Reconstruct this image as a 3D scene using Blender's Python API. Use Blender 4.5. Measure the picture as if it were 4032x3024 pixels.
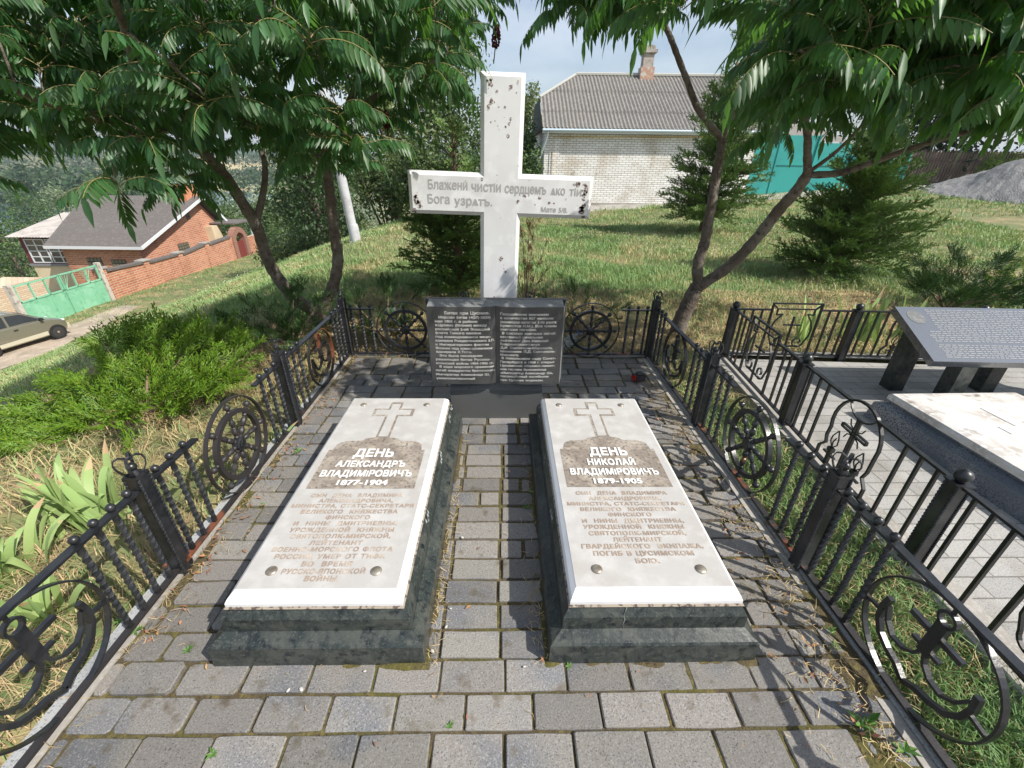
import bpy, bmesh, math, random
import numpy as np
from mathutils import Vector, Matrix
R = math.radians
random.seed(7); rng = np.random.default_rng(7)
for o in list(bpy.data.objects): bpy.data.objects.remove(o)
SC = bpy.context.scene
COL = SC.collection

# ---------------------------------------------------------------- camera
CH = 1.65; F = 1680.0; CXP, CYP = 2016.0, 1512.0
cy = Vector((1988-CXP, -(626-CYP), -F)).normalized()
cz = Vector((1, -0.012, 0)).cross(cy).normalized()
cxv = cy.cross(cz)
RM = Matrix((cxv, cy, cz))            # camera space -> world
cam = bpy.data.cameras.new('camera'); camo = bpy.data.objects.new('camera', cam); COL.objects.link(camo)
camo.matrix_world = Matrix.Translation((0, 0, CH)) @ RM.to_4x4()
cam.sensor_width = 36; cam.lens = 36*F/4032; cam.clip_start = 0.05; cam.clip_end = 6000
SC.camera = camo

def ray(px, py): return RM @ Vector(((px-CXP)/F, -(py-CYP)/F, -1.0))
def atY(px, py, Y):
    d = ray(px, py); t = Y/d.y; return Vector((d.x*t, Y, CH+d.z*t))
def atX(px, py, X):
    d = ray(px, py); t = X/d.x; return Vector((X, d.y*t, CH+d.z*t))
def atZ(px, py, z=0.0):
    d = ray(px, py); t = (z-CH)/d.z; return Vector((d.x*t, d.y*t, z))

# ---------------------------------------------------------------- light
SUN = Vector((0.84, -0.47, 1.0)).normalized()
w = bpy.data.worlds.new('World'); SC.world = w; w.use_nodes = True
nt = w.node_tree; bg = nt.nodes['Background']
sk = nt.nodes.new('ShaderNodeTexSky'); sk.sky_type = 'NISHITA'; sk.sun_disc = False
sk.sun_elevation = math.asin(SUN.z); sk.sun_rotation = math.atan2(SUN.x, SUN.y)
sk.air_density = 1.1; sk.dust_density = 1.6; sk.ozone_density = 1.4
tcw = nt.nodes.new('ShaderNodeTexCoord'); mpw = nt.nodes.new('ShaderNodeMapping'); mpw.inputs['Scale'].default_value = (1.2, 1.2, 3.5); nzw = nt.nodes.new('ShaderNodeTexNoise')
nzw.inputs['Scale'].default_value = 2.2; nzw.inputs['Detail'].default_value = 7; nzw.inputs['Roughness'].default_value = .55
mrw = nt.nodes.new('ShaderNodeMapRange'); mrw.inputs[1].default_value = .38; mrw.inputs[2].default_value = .75; mrw.inputs[3].default_value = .10; mrw.inputs[4].default_value = .65
mxw = nt.nodes.new('ShaderNodeMix'); mxw.data_type = 'RGBA'; mxw.inputs[7].default_value = (7.2, 7.5, 8.0, 1)      # thin high cloud
nt.links.new(tcw.outputs['Generated'], mpw.inputs[0]); nt.links.new(mpw.outputs[0], nzw.inputs['Vector']); nt.links.new(nzw.outputs[0], mrw.inputs[0]); nt.links.new(mrw.outputs[0], mxw.inputs[0])
nt.links.new(sk.outputs[0], mxw.inputs[6]); nt.links.new(mxw.outputs[2], bg.inputs[0]); bg.inputs[1].default_value = 0.115
sl = bpy.data.lights.new('sun', 'SUN'); sl.energy = 5.0; sl.angle = R(0.55); sl.color = (1.0, 0.95, 0.87)
so = bpy.data.objects.new('sun', sl); COL.objects.link(so)
so.rotation_euler = (-SUN).to_track_quat('-Z', 'Y').to_euler()
SC.view_settings.view_transform = 'Standard'; SC.view_settings.look = 'None'
SC.view_settings.exposure = 0.36; SC.view_settings.gamma = 1.0
SC.cycles.max_bounces = 6; SC.cycles.transparent_max_bounces = 8

# ---------------------------------------------------------------- materials
MATS = {}
def M(name, col, rough=0.7, var=None, speck=None, bump=None, isl=0.0, trans=None, metal=0.0, spec=0.5, coat=0.0, coord='Object'):
    """col base colour; var=[(scale, colour, lo, hi, detail)] noise-mixed patches; speck=(scale, colour, lo, hi);
    isl = random lightness per leaf/block; trans = (colour, amount) light through leaves"""
    if name in MATS: return MATS[name]
    m = bpy.data.materials.new(name); m.use_nodes = True; t = m.node_tree; n = t.nodes; L = t.links
    b = n['Principled BSDF']; out = n['Material Output']
    tc = n.new('ShaderNodeTexCoord')
    vec = tc.outputs['Object' if coord == 'World' else coord]
    if coord == 'World':
        vec = n.new('ShaderNodeNewGeometry').outputs['Position']
    rgb = n.new('ShaderNodeRGB'); rgb.outputs[0].default_value = (*col, 1); cur = rgb.outputs[0]
    for i, v in enumerate(var or []):
        sc, c, lo, hi = v[:4]; det = v[4] if len(v) > 4 else 4
        ns = n.new('ShaderNodeTexNoise'); ns.inputs['Scale'].default_value = sc; ns.inputs['Detail'].default_value = det
        off = n.new('ShaderNodeVectorMath'); off.operation = 'ADD'; off.inputs[1].default_value = (i*7.3+sc, i*3.1, i*1.7)
        L.new(vec, off.inputs[0]); L.new(off.outputs[0], ns.inputs['Vector'])
        mr = n.new('ShaderNodeMapRange'); mr.inputs[1].default_value = lo; mr.inputs[2].default_value = hi
        L.new(ns.outputs[0], mr.inputs[0])
        mx = n.new('ShaderNodeMix'); mx.data_type = 'RGBA'; L.new(mr.outputs[0], mx.inputs[0])
        L.new(cur, mx.inputs[6]); mx.inputs[7].default_value = (*c, 1); cur = mx.outputs[2]
    if isl:
        ge = n.new('ShaderNodeNewGeometry'); mr = n.new('ShaderNodeMapRange')
        mr.inputs[3].default_value = 1-isl; mr.inputs[4].default_value = 1+isl
        L.new(ge.outputs['Random Per Island'], mr.inputs[0])
        hs = n.new('ShaderNodeHueSaturation'); L.new(mr.outputs[0], hs.inputs['Value'])
        mr2 = n.new('ShaderNodeMapRange'); mr2.inputs[3].default_value = 0.5-isl*0.05; mr2.inputs[4].default_value = 0.5+isl*0.05
        fr = n.new('ShaderNodeMath'); fr.operation = 'MULTIPLY'; fr.inputs[1].default_value = 17.3
        fr2 = n.new('ShaderNodeMath'); fr2.operation = 'FRACT'
        L.new(ge.outputs['Random Per Island'], fr.inputs[0]); L.new(fr.outputs[0], fr2.inputs[0]); L.new(fr2.outputs[0], mr2.inputs[0])
        L.new(mr2.outputs[0], hs.inputs['Hue'])
        L.new(cur, hs.inputs['Color']); cur = hs.outputs[0]
    L.new(cur, b.inputs['Base Color'])
    b.inputs['Roughness'].default_value = rough; b.inputs['Metallic'].default_value = metal
    b.inputs['Specular IOR Level'].default_value = spec; b.inputs['Coat Weight'].default_value = coat
    if bump:
        ns = n.new('ShaderNodeTexNoise'); ns.inputs['Scale'].default_value = bump[0]; ns.inputs['Detail'].default_value = 6
        L.new(vec, ns.inputs['Vector'])
        bp = n.new('ShaderNodeBump'); bp.inputs['Strength'].default_value = bump[1]; bp.inputs['Distance'].default_value = bump[2] if len(bump) > 2 else 0.01
        L.new(ns.outputs[0], bp.inputs['Height']); L.new(bp.outputs[0], b.inputs['Normal'])
    if trans:
        tr = n.new('ShaderNodeBsdfTranslucent'); tr.inputs[0].default_value = (*trans[0], 1)
        ms = n.new('ShaderNodeMixShader'); ms.inputs[0].default_value = trans[1]
        L.new(b.outputs[0], ms.inputs[1]); L.new(tr.outputs[0], ms.inputs[2]); L.new(ms.outputs[0], out.inputs[0])
    MATS[name] = m; return m

def brickmat(name, c1, c2, mortar, bw, bh, ms=0.012, grime=None, bumpd=0.004, offset=0.5, rough=0.85, flat=False):
    m = bpy.data.materials.new(name); m.use_nodes = True; t = m.node_tree; n = t.nodes; L = t.links
    b = n['Principled BSDF']; tc = n.new('ShaderNodeNewGeometry')
    sp = n.new('ShaderNodeSeparateXYZ'); L.new(tc.outputs['Position'], sp.inputs[0])
    cb = n.new('ShaderNodeCombineXYZ')
    if flat: L.new(sp.outputs[0], cb.inputs[0]); L.new(sp.outputs[1], cb.inputs[1])
    else:
        ad = n.new('ShaderNodeMath'); ad.operation = 'ADD'; L.new(sp.outputs[0], ad.inputs[0]); L.new(sp.outputs[1], ad.inputs[1])
        L.new(ad.outputs[0], cb.inputs[0]); L.new(sp.outputs[2], cb.inputs[1])
    br = n.new('ShaderNodeTexBrick'); L.new(cb.outputs[0], br.inputs[0]); br.offset = offset
    br.inputs['Color1'].default_value = (*c1, 1); br.inputs['Color2'].default_value = (*c2, 1); br.inputs['Mortar'].default_value = (*mortar, 1)
    br.inputs['Scale'].default_value = 1; br.inputs['Mortar Size'].default_value = ms; br.inputs['Brick Width'].default_value = bw; br.inputs['Row Height'].default_value = bh
    br.inputs['Mortar Smooth'].default_value = 0.2; br.inputs['Bias'].default_value = -0.2
    cur = br.outputs[0]
    for sc, c, lo, hi in (grime or []):
        ns = n.new('ShaderNodeTexNoise'); ns.inputs['Scale'].default_value = sc; ns.inputs['Detail'].default_value = 6
        L.new(tc.outputs['Position'], ns.inputs['Vector'])
        mr = n.new('ShaderNodeMapRange'); mr.inputs[1].default_value = lo; mr.inputs[2].default_value = hi; L.new(ns.outputs[0], mr.inputs[0])
        mx = n.new('ShaderNodeMix'); mx.data_type = 'RGBA'; mx.blend_type = 'MULTIPLY'; L.new(mr.outputs[0], mx.inputs[0]); L.new(cur, mx.inputs[6]); mx.inputs[7].default_value = (*c, 1); cur = mx.outputs[2]
    L.new(cur, b.inputs['Base Color']); b.inputs['Roughness'].default_value = rough
    bp = n.new('ShaderNodeBump'); bp.inputs['Distance'].default_value = bumpd; bp.invert = True
    L.new(br.outputs['Fac'], bp.inputs['Height']); L.new(bp.outputs[0], b.inputs['Normal'])
    MATS[name] = m; return m

# ---------------------------------------------------------------- mesh helpers
class MB:
    def __init__(s): s.v = []; s.f = []; s.mi = []; s.cur = 0
    def add(s, vs, fs):
        b = len(s.v); s.v += [tuple(p) for p in vs]; s.f += [tuple(i+b for i in q) for q in fs]; s.mi += [s.cur]*len(fs); return s
    def box(s, x0, x1, y0, y1, z0, z1):
        return s.add([(x0,y0,z0),(x1,y0,z0),(x1,y1,z0),(x0,y1,z0),(x0,y0,z1),(x1,y0,z1),(x1,y1,z1),(x0,y1,z1)],
                     [(0,3,2,1),(4,5,6,7),(0,1,5,4),(1,2,6,5),(2,3,7,6),(3,0,4,7)])
    def obox(s, c, ax, ay, az):
        c, ax, ay, az = map(Vector, (c, ax, ay, az))
        vs = [c+i*ax+j*ay+k*az for k in (-1,1) for i, j in ((-1,-1),(1,-1),(1,1),(-1,1))]
        return s.add(vs, [(0,3,2,1),(4,5,6,7),(0,1,5,4),(1,2,6,5),(2,3,7,6),(3,0,4,7)])
    def frust(s, r0, z0, r1, z1):   # rectangles (x0,x1,y0,y1) at two heights, side faces only
        a, b = r0, r1
        return s.add([(a[0],a[2],z0),(a[1],a[2],z0),(a[1],a[3],z0),(a[0],a[3],z0),(b[0],b[2],z1),(b[1],b[2],z1),(b[1],b[3],z1),(b[0],b[3],z1)],
                     [(0,1,5,4),(1,2,6,5),(2,3,7,6),(3,0,4,7)])
    def quad(s, *p): return s.add(p, [tuple(range(len(p)))])
    def prism(s, poly, f, z0, z1):  # poly 2D; f(u,v,w)->3D
        n = len(poly); vs = [f(u, v, z0) for u, v in poly]+[f(u, v, z1) for u, v in poly]
        return s.add(vs, [tuple(range(n-1,-1,-1)), tuple(range(n, 2*n))]+[(i,(i+1)%n,n+(i+1)%n,n+i) for i in range(n)])
    def tube(s, pts, rad, n=8, cap=True, sq=None, closed=False, twist=0):
        pts = [Vector(p) for p in pts]; m = len(pts)
        if not hasattr(rad, '__len__'): rad = [rad]*m
        vs = []; up = None
        for i, p in enumerate(pts):
            if closed: d = pts[(i+1) % m]-pts[i-1]
            else: d = pts[min(i+1, m-1)]-pts[max(i-1, 0)]
            d = d.normalized() if d.length > 1e-9 else Vector((0,0,1))
            if up is None:
                up = Vector((0,0,1)) if abs(d.z) < 0.9 else Vector((1,0,0))
            a = (up-up.dot(d)*d)
            if a.length < 1e-6: a = Vector((1,0,0)).cross(d)
            a.normalize(); up = a; b = d.cross(a)
            if sq:     # rectangular section: sq=(wa, wb) half sizes along a and b
                tw = twist*i; ca, sa = math.cos(tw), math.sin(tw)
                A = a*ca+b*sa; B = b*ca-a*sa
                vs += [p+A*sq[0]+B*sq[1], p-A*sq[0]+B*sq[1], p-A*sq[0]-B*sq[1], p+A*sq[0]-B*sq[1]]
            else:
                vs += [p+(a*math.cos(2*math.pi*k/n)+b*math.sin(2*math.pi*k/n))*rad[i] for k in range(n)]
        k = 4 if sq else n
        fs = [(i*k+j, i*k+(j+1)%k, (i+1)*k+(j+1)%k, (i+1)*k+j) for i in range(m-1) for j in range(k)]
        if closed: fs += [((m-1)*k+j, (m-1)*k+(j+1)%k, (j+1)%k, j) for j in range(k)]
        elif cap: fs += [tuple(range(k-1,-1,-1)), tuple((m-1)*k+j for j in range(k))]
        return s.add(vs, fs)
    def lathe(s, prof, n=12, o=(0,0,0), axis=(0,0,1)):   # prof [(r,z)]
        o = Vector(o); d = Vector(axis).normalized(); a = d.orthogonal().normalized(); b = d.cross(a)
        vs = [o+d*z+(a*math.cos(2*math.pi*k/n)+b*math.sin(2*math.pi*k/n))*r for r, z in prof for k in range(n)]
        m = len(prof)
        fs = [(i*n+j, i*n+(j+1)%n, (i+1)*n+(j+1)%n, (i+1)*n+j) for i in range(m-1) for j in range(n)]
        fs += [tuple(range(n-1,-1,-1)), tuple((m-1)*n+j for j in range(n))]
        return s.add(vs, fs)
    def ball(s, c, r, n=10, h=1.0):
        k = max(5, n//2+1)
        return s.lathe([(max(r*math.sin(math.pi*i/k), r*0.02), -r*h*math.cos(math.pi*i/k)) for i in range(k+1)], n, c)
    def ring(s, c, r, ha, hb, a=(1,0,0), b=(0,0,1), n=40):   # flat bar ring in plane a,b ; ha radial half, hb thickness half
        c, a, b = Vector(c), Vector(a), Vector(b); nn = a.cross(b); vs = []
        for k in range(n):
            t = 2*math.pi*k/n; d = a*math.cos(t)+b*math.sin(t)
            vs += [c+d*(r+ha)+nn*hb, c+d*(r-ha)+nn*hb, c+d*(r-ha)-nn*hb, c+d*(r+ha)-nn*hb]
        return s.add(vs, [(k*4+j, k*4+(j+1)%4, ((k+1)%n)*4+(j+1)%4, ((k+1)%n)*4+j) for k in range(n) for j in range(4)])
    def build(s, name, mat, parent=None, smooth=False, fix=True):
        me = bpy.data.meshes.new(name); me.from_pydata(s.v, [], s.f)
        mats = mat if isinstance(mat, (list, tuple)) else [mat]
        for m in mats: me.materials.append(m)
        if len(mats) > 1: me.polygons.foreach_set('material_index', s.mi)
        if fix:
            bm = bmesh.new(); bm.from_mesh(me); bmesh.ops.recalc_face_normals(bm, faces=bm.faces); bm.to_mesh(me); bm.free()
        if smooth is True: me.polygons.foreach_set('use_smooth', [True]*len(me.polygons))
        me.update()
        if smooth == 'auto': me.polygons.foreach_set('use_smooth', [True]*len(me.polygons)); me.set_sharp_from_angle(angle=R(35))
        o = bpy.data.objects.new(name, me); COL.objects.link(o)
        if parent: o.parent = parent
        return o

def npmesh(name, V, T, mat, parent=None, mi=None, k=3):
    """numpy vertices and polygons with k corners each"""
    me = bpy.data.meshes.new(name); V = np.ascontiguousarray(V, dtype=np.float32).reshape(-1, 3); T = np.ascontiguousarray(T, dtype=np.int32).reshape(-1, k)
    me.vertices.add(len(V)); me.vertices.foreach_set('co', V.ravel())
    me.loops.add(T.size); me.loops.foreach_set('vertex_index', T.ravel())
    me.polygons.add(len(T)); me.polygons.foreach_set('loop_start', np.arange(0, T.size, k, dtype=np.int32))
    for m in (mat if isinstance(mat, (list, tuple)) else [mat]): me.materials.append(m)
    if mi is not None: me.polygons.foreach_set('material_index', np.asarray(mi, dtype=np.int32))
    me.update(calc_edges=True); me.validate()
    o = bpy.data.objects.new(name, me); COL.objects.link(o)
    if parent: o.parent = parent
    return o

def inst(TV, TF, mats, locs):
    """copies of a template (n,3),(m,3) with (N,3,3) matrices and (N,3) offsets"""
    TV = np.asarray(TV, float); TF = np.asarray(TF, int); mats = np.asarray(mats); locs = np.asarray(locs)
    V = np.einsum('nij,vj->nvi', mats, TV)+locs[:, None, :]
    T = TF[None]+(np.arange(len(locs))*len(TV))[:, None, None]
    return V.reshape(-1, 3), T.reshape(-1, 3)
def merge(parts):
    V = []; T = []; b = 0
    for v, t in parts: V.append(v); T.append(t+b); b += len(v)
    return np.concatenate(V), np.concatenate(T)
def basis(d, up=None, roll=None):
    """(N,3) directions -> (N,3,3) matrices whose columns are d, side, normal"""
    d = d/np.linalg.norm(d, axis=1, keepdims=True)
    u = np.tile([0, 0, 1.0], (len(d), 1)) if up is None else up
    s = np.cross(u, d); l = np.linalg.norm(s, axis=1, keepdims=True); s = np.where(l < 1e-3, [[1.0, 0, 0]], s/np.maximum(l, 1e-6))
    n = np.cross(d, s)
    if roll is not None:
        c, q = np.cos(roll)[:, None], np.sin(roll)[:, None]; s, n = s*c+n*q, n*c-s*q
    return np.stack([d, s, n], axis=2)
def vnoise(x, y, sc, seed=0, oct=3):
    out = 0; amp = 1; tot = 0
    for o in range(oct):
        g = np.random.default_rng(seed+o*13).random((64, 64)); X = np.asarray(x)*sc; Yv = np.asarray(y)*sc
        xi = np.floor(X).astype(int); yi = np.floor(Yv).astype(int); fx = X-xi; fy = Yv-yi
        fx = fx*fx*(3-2*fx); fy = fy*fy*(3-2*fy)
        a = g[xi % 64, yi % 64]; b = g[(xi+1) % 64, yi % 64]; c = g[xi % 64, (yi+1) % 64]; d = g[(xi+1) % 64, (yi+1) % 64]
        out = out+amp*((a*(1-fx)+b*fx)*(1-fy)+(c*(1-fx)+d*fx)*fy); tot += amp; amp *= 0.5; sc *= 2.03
    return out/tot

def thing(name, label, cat, loc=(0,0,0), rz=0, group=None):
    o = bpy.data.objects.new(name, None); COL.objects.link(o); o.empty_display_size = 0.1
    o.location = loc; o.rotation_euler = (0, 0, rz); o['label'] = label; o['category'] = cat
    if group: o['group'] = group
    return o
def tag(o, label, cat, group=None):
    o['label'] = label; o['category'] = cat
    if group: o['group'] = group
    return o
def kind(o, k, label=None):
    o['kind'] = k
    if label: o['label'] = label
    return o
def duptree(o, parent=None):
    c = o.copy(); COL.objects.link(c)
    if parent: c.parent = parent
    for ch in list(o.children): duptree(ch, c)
    return c

def textmesh(lines, bold=0.02, small=False, sp=1.0, bands=22):
    """lines: (text, xc, width, yc, capheight) -> flat strips filling each letter outline, as (verts Nx2, faces)"""
    objs = []
    for (t, xc, wd, yc, hh) in lines:
        c = bpy.data.curves.new('text', 'FONT'); c.body = t; c.resolution_u = 4; c.fill_mode = 'NONE'; c.space_character = sp; c.space_word = 1.3
        c.small_caps_scale = 0.78
        if small:
            for f in c.body_format: f.use_small_caps = True
        o = bpy.data.objects.new('text', c); COL.objects.link(o); objs.append((o, c))
    dg = bpy.context.evaluated_depsgraph_get(); out = []
    for (o, c), (t, xc, wd, yc, hh) in zip(objs, lines):
        me = bpy.data.meshes.new_from_object(o.evaluated_get(dg))
        n = len(me.vertices); co = np.zeros(n*3); me.vertices.foreach_get('co', co); co = co.reshape(-1, 3)[:, :2]
        ed = np.zeros(len(me.edges)*2, dtype=np.int32); me.edges.foreach_get('vertices', ed); ed = ed.reshape(-1, 2)
        # closing edges are stored low-to-high: a jump in index means the loop closes backwards
        flip = (ed[:, 1]-ed[:, 0]) > 1; ed[flip] = ed[flip][:, ::-1]
        P, Q = co[ed[:, 0]], co[ed[:, 1]]; x0, x1 = co[:, 0].min(), co[:, 0].max(); cap = .73; ya, yb = co[:, 1].min(), co[:, 1].max(); st = cap/bands
        def rowint(y):
            m = (P[:, 1] <= y) != (Q[:, 1] <= y)
            if not m.any(): return []
            p, q = P[m], Q[m]; xs = p[:, 0]+(y-p[:, 1])*(q[:, 0]-p[:, 0])/(q[:, 1]-p[:, 1]); sg = np.where(q[:, 1] > p[:, 1], 1, -1); od = np.argsort(xs); w_ = 0; r = []
            for k in od:
                if w_ == 0: s0 = xs[k]
                w_ += sg[k]
                if w_ == 0: r.append([s0-bold*cap, xs[k]+bold*cap])
            return r
        V = []; Fc = []; y = ya-bold*cap; ys_ = []
        while y < yb+bold*cap: ys_.append(y); y += st
        for y in ys_:
            ym = y+st/2; iv = sorted(rowint(ym)+(rowint(ym-bold*cap)+rowint(ym+bold*cap) if bold > 0 else [])); mg = []
            for a, b_ in iv:
                if mg and a <= mg[-1][1]: mg[-1][1] = max(mg[-1][1], b_)
                else: mg.append([a, b_])
            for a, b_ in mg:
                k = len(V); V += [(a, y), (b_, y), (b_, y+st), (a, y+st)]; Fc.append((k, k+1, k+2, k+3))
        V = np.array(V); V[:, 0] = xc+((V[:, 0]-x0)/(x1-x0)-0.5)*wd; V[:, 1] = yc+(V[:, 1]-cap/2)/cap*hh
        out.append((V, Fc)); bpy.data.meshes.remove(me)
    for o, c in objs: bpy.data.objects.remove(o); bpy.data.curves.remove(c)
    return out
def textobj(name, lines, f, mat, parent, **kw):
    b = MB()
    for co, fs in textmesh(lines, **kw): b.add([f(u, v) for u, v in co], fs)
    return b.build(name, mat, parent, fix=False)

# ---------------------------------------------------------------- terrain
def H(x, y):
    x = np.asarray(x, float); y = np.asarray(y, float)
    s = np.clip(-x-2.7, 0, None); sl = -0.36*(np.sqrt(s*s+0.6)-0.775)
    fx = np.clip((-1.0-x)/5, 0, 1); fy = np.clip(y-13.3, 0, None)
    z = sl-0.16*fy*fx
    z = np.maximum(z, -4.65-0.02*np.clip(y-16, 0, 20))
    far = np.clip(-20.5-x, 0, None); z = z-np.minimum(0.16*far, 11)
    yy = np.clip(y-38, 0, None)*np.clip((2-x)/12, 0, 1); z = z-np.minimum(0.14*yy, 11)
    z = np.maximum(z, -16.0)
    zr = np.clip(-0.25+0.085*(x-3.8), -0.3, 0.75)*np.clip((y-6)/12, 0, 1)*np.clip((x+1)/3, 0, 1)
    z = z+zr
    d = np.hypot(x, y); q = np.clip((d-430)/470, 0, 1); z = z+16.2*q*q*(3-2*q)*np.where(x < 0, 1, 0.97)+2.5*q*(vnoise(x, y, 0.006, 5)-.5)
    n = (vnoise(x, y, 1.1, 3)-0.5)*0.09+(vnoise(x, y, 0.25, 4)-0.5)*0.16*np.clip((d-4)/6, 0, 1)
    flat = np.clip(np.maximum(np.abs(x+0.05)-1.5, (y-3.8)), 0, 1)      # calm beside the paving
    flat2 = np.clip((np.maximum(1.4-x, y-3.8)), 0, 1)
    z = z-0.03+n*np.minimum(flat, 1)*np.where((x > 1.3) & (y < 3.9), flat2, 1)
    z = np.where((np.abs(x+0.06) < 1.48) & (y < 3.72), -0.09, z)
    z = np.where((x > 1.86) & (y < 3.66), -0.09, z)
    return z
def Hs(x, y): return float(H(np.array([x]), np.array([y]))[0])
u = np.linspace(-1, 1, 340); gx = 1.2*np.sinh(u*7.7)*1.0; gy = gx.copy()
GX, GY = np.meshgrid(gx-2.0, gy+2.0, indexing='ij'); GZ = H(GX, GY)
V = np.stack([GX, GY, GZ], -1).reshape(-1, 3); n_ = 340; ii, jj = np.meshgrid(np.arange(n_-1), np.arange(n_-1), indexing='ij'); a_ = ii*n_+jj
T = np.stack([a_, a_+n_, a_+n_+1, a_+1], -1).reshape(-1, 4)
mg = M('earth', (0.17, 0.185, 0.075), 0.95, var=[(0.35, (0.11, 0.16, 0.05), 0.40, 0.6), (1.7, (0.32, 0.25, 0.13), 0.46, 0.64), (9, (0.10, 0.085, 0.05), 0.5, 0.72), (60, (0.2, 0.17, 0.09), 0.5, 0.75), (0.004, (0.46, 0.38, 0.20), 0.50, 0.53, 1)], bump=(40, 0.6, 0.02), coord='World')
g = npmesh('ground', V, T, mg, k=4); kind(g, 'structure', 'sloping ground with patchy green and dry grass'); g.data.polygons.foreach_set('use_smooth', [True]*len(g.data.polygons))

def drape(name, pts, w0, w1, mat, dz=0.03, n=60, label=None):
    b = MB(); P = [Vector((*p, 0)) for p in pts]; rows = []
    tot = len(P)-1
    for i in range(n+1):
        t = i/n*tot; k = min(int(t), tot-1); f = t-k; p = P[k].lerp(P[k+1], f); d = (P[k+1]-P[k]).normalized(); s = Vector((d.y, -d.x, 0))
        ww = w0+(w1-w0)*i/n; row = []
        for j in range(7):
            q = p+s*ww*((j-3)/3)*(1+0.10*math.sin(i*1.7+j)*(abs(j-3) == 3)); row.append((q.x, q.y, Hs(q.x, q.y)+dz+(0 if 0 < j < 6 else -0.06)))
        rows.append(row)
    vs = [p for r_ in rows for p in r_]; b.add(vs, [(i*7+j, i*7+j+1, (i+1)*7+j+1, (i+1)*7+j) for i in range(n) for j in range(6)])
    o = b.build(name, mat, smooth=True); return kind(o, 'structure', label)
mroad = M('dirt', (0.42, 0.34, 0.26), 0.95, var=[(0.9, (0.30, 0.25, 0.19), 0.42, 0.62), (3.5, (0.5, 0.42, 0.33), 0.5, 0.7), (40, (0.25, 0.21, 0.17), 0.5, 0.75)], bump=(25, 0.5, 0.03), coord='World')
drape('dirt_road', [(-15.9, 3), (-16.7, 10), (-17.2, 14), (-17.6, 17.5), (-17.9, 20)], 1.7, 0.5, mroad, label='pale dirt track beside the parked car')
mgrav0 = M('gravel_track', (0.40, 0.37, 0.33), 0.95, var=[(1.2, (0.30, 0.28, 0.24), 0.42, 0.62), (50, (0.5, 0.48, 0.45), 0.5, 0.7)], bump=(60, 0.6, 0.03), coord='World')
drape('gravel_road', [(8.0, 18.9), (13, 19.4), (18, 20.5), (24, 20), (40, 12)], 0.7, 3.2, mgrav0, label='pale gravel track in front of the turquoise gate')
bw = MB(); bw.quad((-260, -60, -15.6), (-88, 20, -15.6), (-84.5, 130, -15.6), (-110, 240, -15.6), (-260, 300, -15.6))
kind(bw.build('river', M('water', (0.10, 0.16, 0.20), 0.08, bump=(0.6, 0.15, 0.1))), 'structure', 'blue river at the foot of the valley')

# ---------------------------------------------------------------- plaza paving
mpave = M('granite_sett', (0.192, 0.179, 0.160), 0.82, var=[(2.3, (0.135, 0.138, 0.146), 0.50, 0.58, 2), (4.0, (0.20, 0.185, 0.165), 0.5, 0.68), (170, (0.26, 0.255, 0.245), 0.50, 0.72, 2), (220, (0.055, 0.055, 0.06), 0.56, 0.72, 2), (14, (0.105, 0.088, 0.062), 0.60, 0.74)], bump=(120, 0.5, 0.003), isl=0.24, coord='World')
def sett(b, poly, z, tilt=(0, 0)):
    n = len(poly); c = Vector((sum(p[0] for p in poly)/n, sum(p[1] for p in poly)/n))
    zz = lambda p: z+(p[0]-c.x)*tilt[0]+(p[1]-c.y)*tilt[1]
    ins = [(c.x+(p[0]-c.x)*0.965, c.y+(p[1]-c.y)*0.94) for p in poly]
    vs = [(*p, -0.05) for p in poly]+[(*p, zz(p)-0.004) for p in poly]+[(*p, zz(p)) for p in ins]
    b.add(vs, [(i, (i+1) % n, n+(i+1) % n, n+i) for i in range(n)]+[(n+i, n+(i+1) % n, 2*n+(i+1) % n, 2*n+i) for i in range(n)]+[tuple(range(2*n, 3*n))])
b = MB(); row = 0; y1 = 3.655; rr = random.Random(3)
while y1 > -0.6:
    y0 = y1-0.1135; x = -1.50+(0.114 if row % 2 else 0)-0.114
    while x < 1.42:
        wd = 0.2285+rr.uniform(-0.006, 0.006); X0 = max(x, -1.425); X1 = min(x+wd, 1.30)
        if rr.random() < 0.10 and wd > 0.2: X1 = min(X1, x+wd*0.5); wd *= 0.5
        if X1-X0 > 0.04:
            gp = 0.0028+(0.012 if y0 > 1.5 else 0.007)*vnoise(np.array([x]), np.array([y0]), 1.3, 9)[0]*(1 if y0 > 0.9 else 0.7); j = lambda a=0.003: rr.uniform(-a, a)
            worn = vnoise(np.array([x+5]), np.array([y0]), 1.1, 21)[0]; c = 0.004+(0.034 if .9 < y0 and -.3 < x < .3 else .018)*max(0, worn-0.5)*2
            xa, xb, ya, yb = X0+gp+j(), X1-gp+j(), y0+gp+j(0.002), y1-gp+j(0.002)
            poly = [(xa+c, ya+j(0.002)), ((xa+xb)/2+j(.02), ya+j(0.002)), (xb-c, ya+j(0.002)), (xb+j(0.001), ya+c*0.8), (xb+j(0.001), yb-c*0.8), (xb-c, yb+j(0.002)), ((xa+xb)/2+j(.02), yb+j(0.002)), (xa+c, yb+j(0.002)), (xa+j(0.001), yb-c*0.8), (xa+j(0.001), ya+c*0.8)]
            side = X0 < -1.05 or X1 > 0.98; am = 0.032 if side else 0.014
            sett(b, poly, rr.uniform(-0.003, 0.003)+(rr.uniform(-0.004, 0.006) if side else 0), (rr.uniform(-am, am), rr.uniform(-am, am)))
        x += wd
    y1 = y0; row += 1
kind(b.build('paving', mpave, fix=False), 'structure', 'grey granite sett paving around the two graves')
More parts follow.
